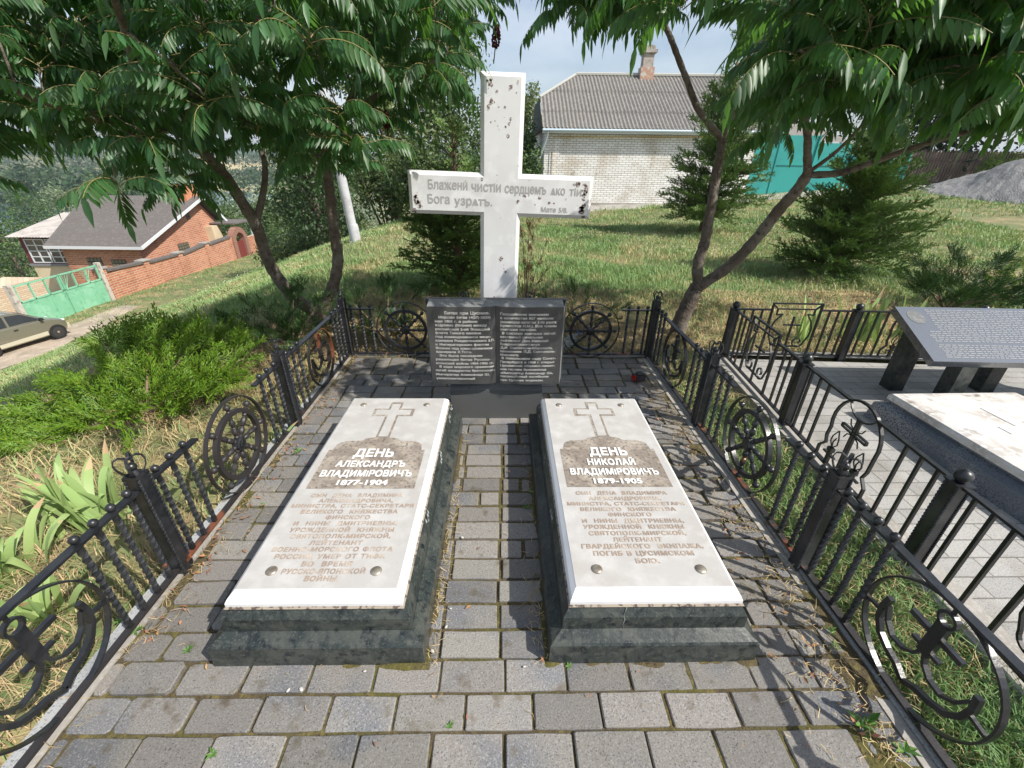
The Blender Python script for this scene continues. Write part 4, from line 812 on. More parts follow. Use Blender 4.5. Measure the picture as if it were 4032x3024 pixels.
b = MB(); b.box(-.75+.0, -.05, 31.75-26.2, 32.95-26.2, 3.6, 5.15); b.build('chimney', brickmat('orange_brick', (0.62, 0.20, 0.07), (0.55, 0.17, 0.06), (0.45, 0.35, 0.27), .27, .085, .01), rf)
b = MB(); cx_, cy_ = -.4, 32.35-26.2; b.add([(cx_-.45, cy_-.7, 5.2), (cx_+.45, cy_-.7, 5.2), (cx_+.45, cy_+.7, 5.2), (cx_-.45, cy_+.7, 5.2), (cx_, cy_, 5.62)], [(0, 1, 4), (1, 2, 4), (2, 3, 4), (3, 0, 4), (3, 2, 1, 0)]); b.build('chimney_cowl', mgal, rf)
def gwin(y, z, w_, h, nx_, nz_, name='window'):
    o = None; b = MB(); b.box(.0, .025, y-w_/2-26.2, y+w_/2-26.2, z-h/2+5.2, z+h/2+5.2); o = b.build(name, mdkw, t)
    b = MB()
    for i in range(nx_):
        for j in range(nz_): b.box(.025, .045, y-26.2-w_/2+(i+.14)*w_/nx_, y-26.2-w_/2+(i+.86)*w_/nx_, z+5.2-h/2+(j+.14)*h/nz_, z+5.2-h/2+(j+.86)*h/nz_)
    b.build('glass_blocks', mgb, o)
gwin(29.9, -3.9, 1.05, .72, 4, 4); gwin(31.25, -1.95, .38, .5, 2, 3); gwin(33.05, -4.05, .25, .7, 2, 4)
for x, z in ((-24.35, -4.1), (-22.95, -4.2)):
    b = MB(); b.box(x-HX-.42, x-HX+.42, -.03, 0, z+5.2-.32, z+5.2+.32); o = b.build('window', mdkw, t); b = MB()
    for i in range(4):
        for j in range(3): b.box(x-HX-.42+(i+.14)*.21, x-HX-.42+(i+.86)*.21, -.05, -.03, z+5.2-.32+(j+.14)*.213, z+5.2-.32+(j+.86)*.213)
    b.build('glass_blocks', mgb, o)
b = MB(); b.box(.0, .5, 32.6-26.2, 33.6-26.2, 0, 2.35); b.build('entry_wall', mcream, t)
b = MB(); b.box(.0, 1.9, 33.2-26.2, 35.6-26.2, 2.42, 2.50); b.build('porch_canopy', mslate2, t)
b = MB(); b.tube([(1.75, 35.3-26.2, 0), (1.75, 35.3-26.2, 2.42)], .05, 8); b.build('porch_post', M('blue_post', (0.3, 0.45, 0.5), 0.5), t)
# glazed maroon wing
t = thing('veranda_wing', 'maroon veranda with white lattice windows and a pale corrugated roof', 'veranda', (-27.95, 27.45, -6.15)); t.scale = (1.077,)*3
b = MB(); b.box(-1.45, 1.15, 0, 3.5, 1.55, 3.1); b.build('wall', mmar, t)
b = MB(); b.box(-1.40, 1.10, .02, 3.4, -.2, 1.55); b.build('base_wall', mcream, t); b = MB(); b.box(-1.5, 1.2, -.05, 0, 1.48, 1.6); b.build('sill', M('grey_sill', (.2, .2, .22), .7), t)
for x0, x1 in ((-1.15, -.12), (.02, 1.08)):
    b = MB(); b.box(x0, x1, -.02, 0, 1.68, 2.95); o = b.build('window', mglass, t); b = MB(); w_ = x1-x0
    for i in range(3): x = x0+w_*i/2; b.box(x-.035, x+.035, -.05, -.02, 1.66, 2.97)
    for j in range(5): z = 1.68+1.27*j/4; b.box(x0, x1, -.046, -.021, z-.025, z+.025)
    b.build('lattice_frame', mwhite, o)
b = MB()
for k in range(40):
    xa = -1.75+.085*k; h1 = .025*(k % 2); b.add([(xa, -.45, 3.12+h1), (xa+.085, -.45, 3.145-h1), (xa+.085, 3.6, 4.0-h1), (xa, 3.6, 4.0+h1-.02)], [(0, 1, 2, 3)])
b.build('roof', M('pale_asbestos', (0.42, 0.39, 0.36), 0.95, var=[(2, (0.32, 0.29, 0.27), 0.45, 0.65)], coord='World'), t, fix=False)
# yard wall, arch, gate
t = thing('brick_wall', 'long orange brick yard wall with grey capping and piers stepping along the slope', 'wall', (-19.5, 21.1, -5.3))
pts = [(0, 1.88), (2.75, 1.70), (5.45, 1.60), (8.1, 1.72), (11.0, 1.75)]
b = MB()
for (y0, z0), (y1_, z1) in zip(pts[:-1], pts[1:]): b.add([(0, y0, -.6), (0, y1_, -.6), (0, y1_, z1+.08), (0, y0, z0), (-.25, y0, -.6), (-.25, y1_, -.6), (-.25, y1_, z1+.08), (-.25, y0, z0)], [(0, 1, 2, 3), (4, 7, 6, 5), (3, 2, 6, 7)])
b.build('wall_face', mrb, t)
for (y0, z0), (y1_, z1) in zip(pts[:-1], pts[1:]):
    b = MB(); b.tube([(-.12, y0+.25, z0+.03), (-.12, y1_-.2, z1+.10)], .05, sq=(.05, .19)); b.build('coping', mslate2, t)
for y, z in pts[:-1]:
    b = MB(); b.box(-.3, .05, y-.2, y+.2, -.6, z+.16); o = b.build('pier', mrb, t); b = MB(); b.box(-.36, .11, y-.28, y+.28, z+.16, z+.23); b.build('pier_cap', mconc, o)
t = thing('arch_gateway', 'round brick arch with a dark red door at the end of the yard wall', 'gateway', (-19.5, 33.0, -5.3))
b = MB(); N = 14; inn = [(.55*math.cos(math.pi*i/N), 1.45+.55*math.sin(math.pi*i/N)) for i in range(N+1)]; out = [(.92*math.cos(math.pi*i/N), 1.5+.88*math.sin(math.pi*i/N)) for i in range(N+1)]
inn = [(.55, -.5)]+inn+[(-.55, -.5)]; out = [(.92, -.5)]+out+[(-.92, -.5)]; n = len(inn)
vs = [(.1, y, z) for y, z in inn]+[(.1, y, z) for y, z in out]+[(-.3, y, z) for y, z in inn]+[(-.3, y, z) for y, z in out]
b.add(vs, [(i, i+1, n+i+1, n+i) for i in range(n-1)]+[(n+i, n+i+1, 3*n+i+1, 3*n+i) for i in range(n-1)]+[(2*n+i, 2*n+i+1, i+1, i) for i in range(n-1)]+[(2*n+i, 3*n+i, 3*n+i+1, 2*n+i+1) for i in range(n-1)]); b.build('arch', brickmat('dark_red_brick', (0.26, 0.10, 0.07), (0.22, 0.085, 0.06), (0.3, 0.25, 0.2), .2, .085, .01), t)
b = MB(); b.box(-.1, -.05, -.54, .54, -.4, 1.4); b.build('door', M('oxide_door', (0.17, 0.035, 0.03), 0.6), t)
b = MB(); b.box(-.25, -.02, .93, 3.6, -.5, 1.5); b.build('side_wall', mrb, t)
mgr = M('mint_paint', (0.20, 0.47, 0.30), 0.5, var=[(1.6, (0.26, 0.53, 0.36), 0.45, 0.6), (6, (0.15, 0.38, 0.24), 0.55, 0.7)], coord='World')
t = thing('metal_gate', 'mint green sheet metal gate with an open lattice top, beside the orange yard wall', 'gate', (-19.45, 16.9, -4.9))
for y0, y1_ in ((.05, 1.95), (2.0, 3.92)):
    b = MB(); b.box(0, .03, y0, y1_, .05, 1.22); o = b.build('leaf', mgr, t); b = MB()
    for y in (y0+.03, (y0*2+y1_)/3, (y0+2*y1_)/3, y1_-.03): b.box(-.01, .055, y-.025, y+.025, .0, 1.86)
    b.box(-.01, .055, y0, y1_, 1.84, 1.90); b.box(-.01, .055, y0, y1_, 1.20, 1.26); b.box(-.01, .055, y0, y1_, .03, .08); b.build('leaf_frame', mgr, o)
b = MB(); yc = 3.25
for y_ in (yc, yc-1.1):
    b = MB()
    for dy in (-.28, -.14, 0, .14, .28): b.tube([(.02, y_, 1.25), (.02, y_+dy, 1.85)], .01, 5)
    b.build('fan_lattice', mgr, t)
pass
for y in (-.08, 4.05): b = MB(); b.box(-.08, .1, y-.09, y+.09, -.4, 1.98); b.build('gate_post', M('whitewash', (0.5, 0.46, 0.40), .9, var=[(6, (.3, .26, .22), .5, .65)], coord='World'), t)
t = thing('outbuilding', 'low cream brick outbuilding with a rusty red roof behind the mint gate', 'shed', (-22.6, 15.2, -5.0))
b = MB(); b.box(-1.8, 0, 0, 6.0, -.5, 1.30); b.build('wall', brickmat('cream_brick', (0.60, 0.50, 0.36), (0.52, 0.33, 0.22), (0.38, 0.30, 0.22), .27, .085, .01), t)
b = MB(); b.add([(.35, -.3, 1.28), (.35, 3.2, 1.28), (-1.0, 3.2, 1.75), (-1.0, -.3, 1.75)], [(0, 1, 2, 3)]); b.add([(-1.0, -.3, 1.75), (-1.0, 3.2, 1.75), (-2.2, 3.2, 1.25), (-2.2, -.3, 1.25)], [(0, 1, 2, 3)]); b.build('roof', M('rusty_roof', (0.30, 0.12, 0.09), 0.8, var=[(3, (.4, .2, .15), .5, .65)], coord='World'), t, fix=False)
b = MB(); b.box(.0, .03, .8, 1.5, .1, 1.1); b.build('door', mwhite, t)

# ---------------------------------------------------------------- parked car
mcar = M('olive_metallic', (0.27, 0.255, 0.20), 0.25, metal=0.5, coat=0.6); mbei = M('beige_trim', (0.46, 0.43, 0.33), 0.45)
mtyre = M('tyre_rubber', (0.03, 0.029, 0.028), 0.9); mrim = M('dusty_rim', (0.32, 0.26, 0.20), 0.6, metal=0.3); mwin = M('car_glass', (0.035, 0.04, 0.045), 0.06, spec=0.9)
t = thing('parked_car', 'olive hatchback with beige lower trim parked on the dirt track by the mint gate', 'car', (-17.98, 14.85, 0)); t.scale = (.86,)*3; t.location.z = Hs(-17.6, 15.0)+.04; t.rotation_euler = (0, 0, R(-14)+R(90))
# local x = forward, y = left
ST = [(-1.72, .60, .30, .70), (-1.66, .69, .24, .92), (-1.35, .735, .20, 1.0), (-.9, .75, .20, 1.0), (-.2, .755, .20, .98), (.45, .755, .20, .96), (.85, .75, .20, .95), (1.15, .74, .20, .90), (1.45, .71, .22, .80), (1.66, .64, .26, .68), (1.74, .55, .32, .56)]
b = MB(); rows = []
for x, w_, z0, z1 in ST: rows.append([(x, -w_*.9, z0), (x, -w_, z0+.16), (x, -w_*1.0, (z0+z1)/2+.05), (x, -w_*.97, z1-.06), (x, -w_*.86, z1), (x, w_*.86, z1), (x, w_*.97, z1-.06), (x, w_, (z0+z1)/2+.05), (x, w_, z0+.16), (x, w_*.9, z0)])
vs = [p for r_ in rows for p in r_]; k = 10; b.add(vs, [(i*k+j, i*k+(j+1) % k, (i+1)*k+(j+1) % k, (i+1)*k+j) for i in range(len(rows)-1) for j in range(k)]+[tuple(range(k)), tuple((len(rows)-1)*k+j for j in range(k))]); body = b.build('body', mcar, t, smooth='auto')
G_ = [(-1.62, .60, .98), (-1.42, .565, 1.36), (-1.0, .56, 1.46), (-.3, .56, 1.49), (.25, .55, 1.43), (.98, .62, .93)]
b = MB(); rows = [[(x, -.70, .95), (x, -w_, z), (x, w_, z), (x, .70, .95)] for x, w_, z in G_]; vs = [p for r_ in rows for p in r_]
b.add(vs, [(i*4+j, i*4+j+1, (i+1)*4+j+1, (i+1)*4+j) for i in range(5) for j in range(3)]); b.build('roof', mcar, t, smooth='auto', fix=False)
def sw(x, z, s_): # point on the greenhouse side
    f = (z-.95)/.52; return (x, s_*(.706-.142*f+.004), z)
for s_ in (-1, 1):
    for q in (((-.24, 1.0), (.80, 1.0), (.28, 1.35), (-.20, 1.40)), ((-1.02, 1.02), (-.32, 1.0), (-.28, 1.40), (-.95, 1.38)), ((-1.42, 1.04), (-1.08, 1.03), (-1.02, 1.37), (-1.30, 1.30))):
        b = MB(); b.add([sw(x, z, s_) for x, z in q], [(0, 1, 2, 3)]); b.build('side_window', mwin, t, fix=False)
    b = MB(); b.add([(x, s_*.762, z) for x, z in ((-.95, .27), (.82, .27), (.82, .44), (-.95, .42))]+[(x, s_*.70, z) for x, z in ((-.95, .22), (.82, .22))], [(0, 1, 2, 3), (0, 4, 5, 1)]); b.build('sill_trim', mbei, body, fix=False)
    for xw in (-1.17, 1.17):
        b = MB(); b.lathe([(.20, -.09), (.265, -.08), (.275, -.04), (.275, .04), (.265, .08), (.20, .09)], 24, (xw, s_*.68, .275), (0, 1, 0)); o = b.build('wheel', mtyre, t, smooth='auto')
        b = MB(); b.lathe([(.19, .085*s_), (.17, .070*s_), (.06, .078*s_), (.04, .098*s_), (.001, .10*s_)], 20, (xw, s_*.68, .275), (0, 1, 0)); b.build('rim', mrim, o, smooth='auto')
        b = MB(); b.lathe([(.315, -.09), (.315, .085)], 24, (xw, s_*.677, .29), (0, 1, 0)); b.build('arch_shade_disc', M('painted_arch_shade', (0.015, 0.015, 0.015), 0.95), body)  # near-black disc, its colour stands in for the shade inside the wheel arch
    b = MB(); b.obox((.78, s_*.80, 1.0), (.05, 0, 0), (0, .07, 0), (0, 0, .05)); b.build('mirror', M('black_plastic', (0.02, 0.02, 0.02), 0.5), t)
    for xh in (.10-.24, -.98): b = MB(); b.obox((xh, s_*.765, .82), (.07, 0, 0), (0, .012, 0), (0, 0, .018)); b.build('door_handle', MATS['black_plastic'], t)
    b = MB(); b.ball((1.63, s_*.50, .66), .10, 10, .7); b.build('headlight', M('lamp_glass', (0.6, 0.62, 0.62), 0.1), t, smooth=True)
b = MB(); b.box(1.62, 1.78, -.60, .60, .28, .50); b.build('bumper', mbei, t); b = MB(); b.box(-1.78, -1.64, -.62, .62, .28, .50); b.build('bumper', mbei, t)
b = MB(); b.add([(.30, -.53, 1.415), (.30, .53, 1.415), (.97, .60, .965), (.97, -.60, .965)], [(0, 1, 2, 3)]); b.build('windscreen', mwin, t, fix=False)

# ---------------------------------------------------------------- sumac trees
msum = M('sumac_leaf', (0.042, 0.105, 0.036), 0.42, isl=0.45, trans=((0.17, 0.40, 0.05), 0.34), spec=0.5)
mrach = M('leaf_stalk', (0.20, 0.17, 0.06), 0.6)
mbark = M('sumac_bark', (0.125, 0.098, 0.078), 0.9, var=[(5, (0.19, 0.165, 0.14), 0.46, 0.64), (22, (0.07, 0.052, 0.042), 0.5, 0.68), (70, (0.24, 0.21, 0.18), 0.6, 0.72)], bump=(55, 0.9, 0.012), coord='World')
mcone = M('sumac_fruit', (0.075, 0.010, 0.008), 0.9, isl=.3)
def frond_template(seed, L_=0.46, pairs=11, droop=1.0):
    rr = np.random.default_rng(seed); V = []; T = []; MI = []
    def pt(s): return np.array([L_*s*(1-.12*s*s*droop), 0, L_*(0.30*s-0.55*droop*s*s)])
    for i in range(8):      # stalk ribbon, two crossed strips
        s0, s1 = i/8, (i+1)/8; a, c = pt(s0), pt(s1); w0 = .0030*(1-.6*s0); w1 = .0030*(1-.6*s1); b0 = len(V)
        V += [a+[0, w0, 0], a-[0, w0, 0], a+[0, 0, w0*1.3], c+[0, w1, 0], c-[0, w1, 0], c+[0, 0, w1*1.3]]
        T += [(b0, b0+3, b0+5), (b0, b0+5, b0+2), (b0+2, b0+5, b0+4), (b0+2, b0+4, b0+1)]; MI += [1]*4
    def leaflet(o, d, wdir, ln, wd, curl):
        d = d/np.linalg.norm(d); wdir = wdir-wdir.dot(d)*d; wdir /= np.linalg.norm(wdir); n = np.cross(d, wdir); b0 = len(V)
        g = np.array([0, 0, -1.0])
        def q(s, side, up=0): return o+d*ln*s+g*curl*ln*s*s+wdir*side*wd+n*up*wd
        V.extend([q(0, 0), q(.22, .40, .10), q(.22, 0), q(.22, -.40, .10), q(.55, .46, .12), q(.56, 0), q(.55, -.46, .12), q(.82, .20, .05), q(.82, -.20, .05), q(1, 0)])
        T.extend([(b0, b0+2, b0+1), (b0, b0+3, b0+2), (b0+1, b0+2, b0+5), (b0+1, b0+5, b0+4), (b0+2, b0+3, b0+6), (b0+2, b0+6, b0+5), (b0+4, b0+5, b0+7), (b0+5, b0+6, b0+8), (b0+7, b0+5, b0+9), (b0+5, b0+8, b0+9)]); MI.extend([0]*10)
    for i in range(pairs):
        s = .20+.76*i/pairs; o = pt(s); tn = pt(min(s+.05, 1))-pt(s); tn /= np.linalg.norm(tn)
        size = (.092*(1-.35*abs(s-.5)*2))*rr.uniform(.85, 1.12)
        for sd in (-1, 1):
            hang = rr.uniform(.75, 1.15)*droop; d = tn*rr.uniform(.25, .45)+np.array([0, sd*rr.uniform(.45, .75), 0])+np.array([0, 0, -hang])
            leaflet(o, d, tn+rr.normal(0, .12, 3), size, .0245, .18)
    tn = pt(1)-pt(.93); leaflet(pt(.97), tn+[0, 0, -.1], np.array([0, 1.0, 0]), .10, .030, .2)
    return np.array(V), np.array(T), np.array(MI)
FT = [frond_template(i, .35+.025*(i % 4), 10+i % 3, dr) for i, dr in enumerate((1.0, .85, 1.15, .7, 1.0, 1.25))]
SX, SY, SZ = SUN
def shadow_bad(p, strict=True):
    """True where leaves at p would darken the graves, which lie in full sun in the photograph"""
    for dx in (-.36, 0, .36):
        for dy in (-.36, 0, .36):
            for dz in (-.34, -.15, .06):
                x0, y0, z = p[0]+dx, p[1]+dy, p[2]+dz
                t = (z-.2)/SZ; x = x0-SX*t; y = y0-SY*t
                if -1.2 < x < 1.5 and -.5 < y < 2.5: return True
                if -3.7 < x < -1.35 and .3 < y < 3.2 and dx == 0 and dy == 0: return True
                if 1.6 < x < 5 and 0 < y < 2.4 and dx == 0 and dy == 0: return True
                if -.8 < x < 4.2 and 3.9 < y < 7.0 and dx == 0 and dy == 0 and (int(abs(p[0])*977) % 12): return True
                t = (3.25-y0)/(-SY)
                if t > 0:
                    x = x0-SX*t; zz = z-SZ*t
                    if (-.72 < x < .50 and 1.22 < zz < 1.62) or (-.24 < x < .20 and .95 < zz < 2.2): return True
    return False
def inpoly(x, y, P):
    c = False; j = len(P)-1
    for i in range(len(P)):
        if (P[i][1] > y) != (P[j][1] > y) and x < (P[j][0]-P[i][0])*(y-P[i][1])/(P[j][1]-P[i][1])+P[i][0]: c = not c
        j = i
    return c
def sumac(name_label, base, limbs, poly, ntips, yr, seed, cones, maxd, nf=(6, 9), extra=()):
    rr = random.Random(seed); t = thing('sumac_tree', name_label, 'tree', base); B = Vector(base)
    nodes = []; tb = MB()
    for pts, r0, r1 in limbs:
        P = [Vector(p) for p in pts]; Q = []     # smooth
        for i in range(len(P)-1):
            p0, p1, p2, p3 = P[max(i-1, 0)], P[i], P[i+1], P[min(i+2, len(P)-1)]
            for k in range(5):
                s = k/5; Q.append(0.5*((2*p1)+(-p0+p2)*s+(2*p0-5*p1+4*p2-p3)*s*s+(-p0+3*p1-3*p2+p3)*s**3))
        Q.append(P[-1]); n = len(Q); rad = [(r0+(r1-r0)*(i/(n-1)))*(1+.07*math.sin(i*2.3+r0*99)) for i in range(n)]
        tb.tube([q-B for q in Q], rad, 12); nodes += [(q, rad[i]) for i, q in enumerate(Q) if i > n*.15 and q.z > .9]
    o = tb.build('trunk', mbark, t, smooth=True)
    tips = list(extra); tries = 0
    xs_ = [p[0] for p in poly]; ys_ = [p[1] for p in poly]
    while len(tips) < ntips and tries < 60000:
        tries += 1; x = rr.uniform(min(xs_), max(xs_)); y = rr.uniform(min(ys_), max(ys_))
        if not inpoly(x, y, poly): continue
        Y = yr[0]+(yr[1]-yr[0])*rr.random()**.75; p = atY(x*1.8228, y*1.8228, Y)
        if p.z > 4.6 or p.z < 1.15 or (p-Vector((0, 0, CH))).length < 1.85 or shadow_bad(p): continue
        if min((p-q).length for q, r_ in nodes) > maxd: continue
        if tips and min((p-q).length for q in tips) < .135: continue
        tips.append(p)
    tips.sort(key=lambda p: min((p-q).length for q, r_ in nodes)); bb = MB()
    fr = [[] for _ in FT]
    for p in tips:
        q, rq = min(nodes, key=lambda a: (p-a[0]).length+.6*max(0, a[0].z-p.z+.05))
        d = p-q; mid = q.lerp(p, .5)+Vector((rr.uniform(-.06, .06), rr.uniform(-.06, .06), -.10*d.length)); rq = min(rq*.7, .016)
        pts = [q, q.lerp(mid, .6)+Vector((0, 0, -.01)), mid, mid.lerp(p, .6)+Vector((0, 0, .01)), p]; bb.tube([v-B for v in pts], [rq, rq*.85, rq*.75, max(rq*.6, .005), .0045], 6)
        for k in (2, 3): nodes.append((pts[k], rq*.7))
        a0 = rr.uniform(0, 6.28)
        for k in range(rr.randint(*nf)):
            a = a0+k*2.4+rr.uniform(-.3, .3); el = rr.uniform(-.25, .55); fr[rr.randrange(len(FT))].append((p-B+Vector((0, 0, -.03*k*.3)), a, el, rr.uniform(.8, 1.15)))
    bb.build('branches', mbark, t, smooth=True)
    Vs, Ts, Ms = [], [], []; base_ = 0
    for (TV, TF, TM), L_ in zip(FT, fr):
        if not L_: continue
        A = np.array([l[1] for l in L_]); E = np.array([l[2] for l in L_]); S = np.array([l[3] for l in L_]); P = np.array([tuple(l[0]) for l in L_])
        ca, sa, ce, se = np.cos(A), np.sin(A), np.cos(E), np.sin(E); z = np.zeros_like(ca)
        m = np.stack([np.stack([ca*ce, sa*ce, se], 1), np.stack([-sa, ca, z], 1), np.stack([-ca*se, -sa*se, ce], 1)], 2)*S[:, None, None]
        V_, T_ = inst(TV, TF, m, P); Vs.append(V_); Ts.append(T_+base_); Ms.append(np.tile(TM, len(L_))); base_ += len(V_)
    npmesh('crown', np.concatenate(Vs), np.concatenate(Ts), [msum, mrach], t, mi=np.concatenate(Ms))
    for px, py, Y in cones:
        p = atY(px, py, Y); b = MB(); up = Vector((rr.uniform(-.3, .3), rr.uniform(-.3, .3), 1)).normalized(); r3 = random.Random(px)
        for k in range(46):
            s = k/46; rad = .024*math.sin(math.pi*min(s*1.0+.12, 1))**.7+.003; a = k*2.4; side = up.orthogonal().normalized(); q = p-B+up*(s*.13)+(side*math.cos(a)+up.cross(side)*math.sin(a))*rad
            b.ball(q, .0095*r3.uniform(.8, 1.2), 5)
        b.tube([p-B-up*.10, p-B+up*.11], .004, 5); b.build('seed_cone', mcone, t, fix=False)
    return t
D = 1.8228
def pl(pts, Ys): return [atY(x*D, y*D, Y) for (x, y), Y in zip(pts, Ys)]
lb = Vector((-2.02, 4.46, -.12))
A_ = [lb]+pl([(690, 690), (672, 668), (640, 648), (600, 600), (575, 552), (555, 492), (520, 432), (480, 372), (440, 330), (400, 272), (372, 226)], [4.45, 4.43, 4.38, 4.3, 4.2, 4.1, 3.95, 3.8, 3.65, 3.5, 3.35])
B_ = [lb]+pl([(692, 690), (704, 655), (722, 610), (730, 560), (722, 500), (715, 440), (709, 385), (704, 340), (722, 300), (745, 250), (768, 190), (800, 120), (820, 40)], [4.45, 4.45, 4.45, 4.42, 4.4, 4.35, 4.3, 4.25, 4.2, 4.15, 4.05, 3.95, 3.85])
limbs = [(A_, .072, .030), (B_, .068, .022),
    (pl([(552, 482), (566, 430), (573, 375), (570, 310), (600, 230), (590, 120)], [4.08, 4.1, 4.15, 4.2, 4.25, 4.3]), .032, .014),
    (pl([(372, 226), (300, 180), (285, 120), (265, 50), (240, -20)], [3.35, 3.0, 2.7, 2.5, 2.3]), .026, .014),
    (pl([(440, 330), (450, 220), (520, 130), (560, 40)], [3.65, 3.3, 3.0, 2.8]), .026, .012),
    (pl([(372, 226), (250, 260), (150, 240), (40, 200)], [3.35, 2.9, 2.6, 2.4]), .022, .010),
    (pl([(745, 250), (850, 185), (930, 160), (1000, 110)], [4.15, 3.9, 3.75, 3.6]), .020, .010),
    (pl([(722, 300), (650, 240), (640, 180), (700, 60)], [4.2, 4.3, 4.4, 4.5]), .022, .010)]
LP = [(-260, -180), (1040, -180), (1030, 20), (990, 90), (935, 150), (910, 215), (880, 270), (840, 290), (760, 320), (700, 340), (640, 330), (560, 300), (500, 265), (420, 300), (330, 305), (230, 300), (150, 300), (60, 335), (-260, 390)]
ex = [atY(250*D, 385*D, 2.5), atY(345*D, 335*D, 2.9), atY(690*D, 350*D, 3.2), atY(400*D, 385*D, 3.5)]
sumac('large twin-stemmed sumac tree with dark feathery leaves at the back left corner of the fence', lb, limbs, LP, 290, (1.4, 5.2), 5,
      [(975, 160, 3.6), (380, 190, 3.4), (75, 280, 3.6), (470, 655, 3.6), (1262, 500, 4.1), (1525, 505, 4.1), (1950, 185, 3.8)], 2.3, extra=ex)
rb = Vector((1.86, 4.30, -.12))
T_ = [rb]+pl([(1468, 700), (1483, 665), (1502, 625), (1512, 615)], [4.3, 4.3, 4.28, 4.26])
C_ = pl([(1510, 622), (1507, 575), (1523, 520), (1531, 474), (1540, 425), (1551, 360), (1561, 300)], [4.27, 4.27, 4.28, 4.3, 4.32, 4.35, 4.38])
C1 = pl([(1561, 302), (1531, 267), (1506, 232), (1485, 177), (1463, 120), (1446, 76), (1420, 20), (1400, -60)], [4.38, 4.35, 4.3, 4.2, 4.1, 4.0, 3.9, 3.8])
C2 = pl([(1561, 302), (1577, 259), (1600, 215), (1616, 191), (1643, 109), (1660, 30), (1680, -60)], [4.38, 4.36, 4.3, 4.25, 4.15, 4.0, 3.9])
D_ = pl([(1508, 620), (1575, 575), (1629, 521), (1684, 452), (1718, 415), (1745, 376)], [4.27, 4.15, 4.0, 3.85, 3.72, 3.62])
limbs = [(T_, .088, .066), (C_, .055, .036), (C1, .030, .016), (C2, .026, .012), (D_, .055, .040),
    (pl([(1745, 378), (1744, 340), (1744, 286), (1733, 230), (1738, 165), (1760, 122), (1772, 66), (1790, 10), (1800, -60)], [3.62, 3.55, 3.45, 3.35, 3.2, 3.1, 3.0, 2.9, 2.8]), .030, .010),
    (pl([(1750, 370), (1800, 333), (1834, 301), (1870, 262)], [3.6, 3.5, 3.42, 3.35]), .016, .009),
    (pl([(1748, 378), (1812, 374), (1881, 352), (1963, 322), (2045, 297), (2127, 275), (2212, 253), (2330, 215)], [3.62, 3.5, 3.35, 3.2, 3.05, 2.9, 2.78, 2.6]), .026, .010),
    (pl([(1871, 262), (1940, 190), (2010, 120), (2080, 50)], [3.35, 3.1, 2.9, 2.7]), .014, .008)]
RP = [(1170, -190), (1200, -70), (1260, -20), (1340, 10), (1440, 25), (1560, -25), (1630, 30), (1650, 100), (1665, 200), (1740, 215), (1800, 155), (1930, 175), (2040, 135), (2200, 195), (2380, 250), (2420, -190)]
sumac('sumac tree with a dark forked trunk leaning right over the neighbouring plot', rb, limbs, RP, 235, (1.9, 5.0), 11, [(1648*D, 100*D, 3.4)], 2.3,
      extra=[atY(1690*D, 270*D, 3.3), atY(1850*D, 215*D, 2.4), atY(1230*D, 15*D, 3.7)])

# ---------------------------------------------------------------- conifers
def conf(name, V, T, mat, parent): return npmesh(name, V, T, mat, parent)
def twig_template(seed, L_=.21, n=44, nl=.024, w_=.0062):
    rr = np.random.default_rng(seed); V = []; T = []
    b0 = 0; V += [(0, .003, 0), (0, -.003, 0), (L_, 0, 0), (0, 0, .004)]; T += [(0, 1, 2), (0, 2, 3)]
    def needles(o, d, ln, cnt):
        d = d/np.linalg.norm(d)
        for i in range(cnt):
            s = (i+.5)/cnt; a = rr.uniform(-.4, 3.55); e = np.array([.55, math.cos(a), .8*math.sin(a)]); e /= np.linalg.norm(e)
            # rotate local frame to d in plane
            c, s_ = d[0], d[1]; e = np.array([e[0]*c-e[1]*s_, e[0]*s_+e[1]*c, e[2]])
            p = o+d*ln*s; b = len(V); sd = np.cross(e, [0, 0, 1.0]); sd = sd/(np.linalg.norm(sd)+1e-6)*w_
            V.extend([tuple(p+sd), tuple(p-sd), tuple(p+e*nl)]); T.append((b, b+1, b+2))
    needles(np.zeros(3), np.array([1.0, 0, 0]), L_, n)
    for s, a in ((.25, .8), (.4, -.8), (.6, .7), (.72, -.7)): needles(np.array([L_*s, 0, 0]), np.array([math.cos(a), math.sin(a), 0]), L_*.42, n//2)
    return np.array(V), np.array(T)
TW = [twig_template(i) for i in range(3)]; TWF = [twig_template(i+5, .26, 24, .034, .011) for i in range(2)]
mspr = M('spruce_needles', (0.105, 0.180, 0.035), 0.6, isl=.35, trans=((0.08, 0.18, 0.03), .15)); mspd = M('spruce_bark', (0.13, 0.085, 0.05), .9)
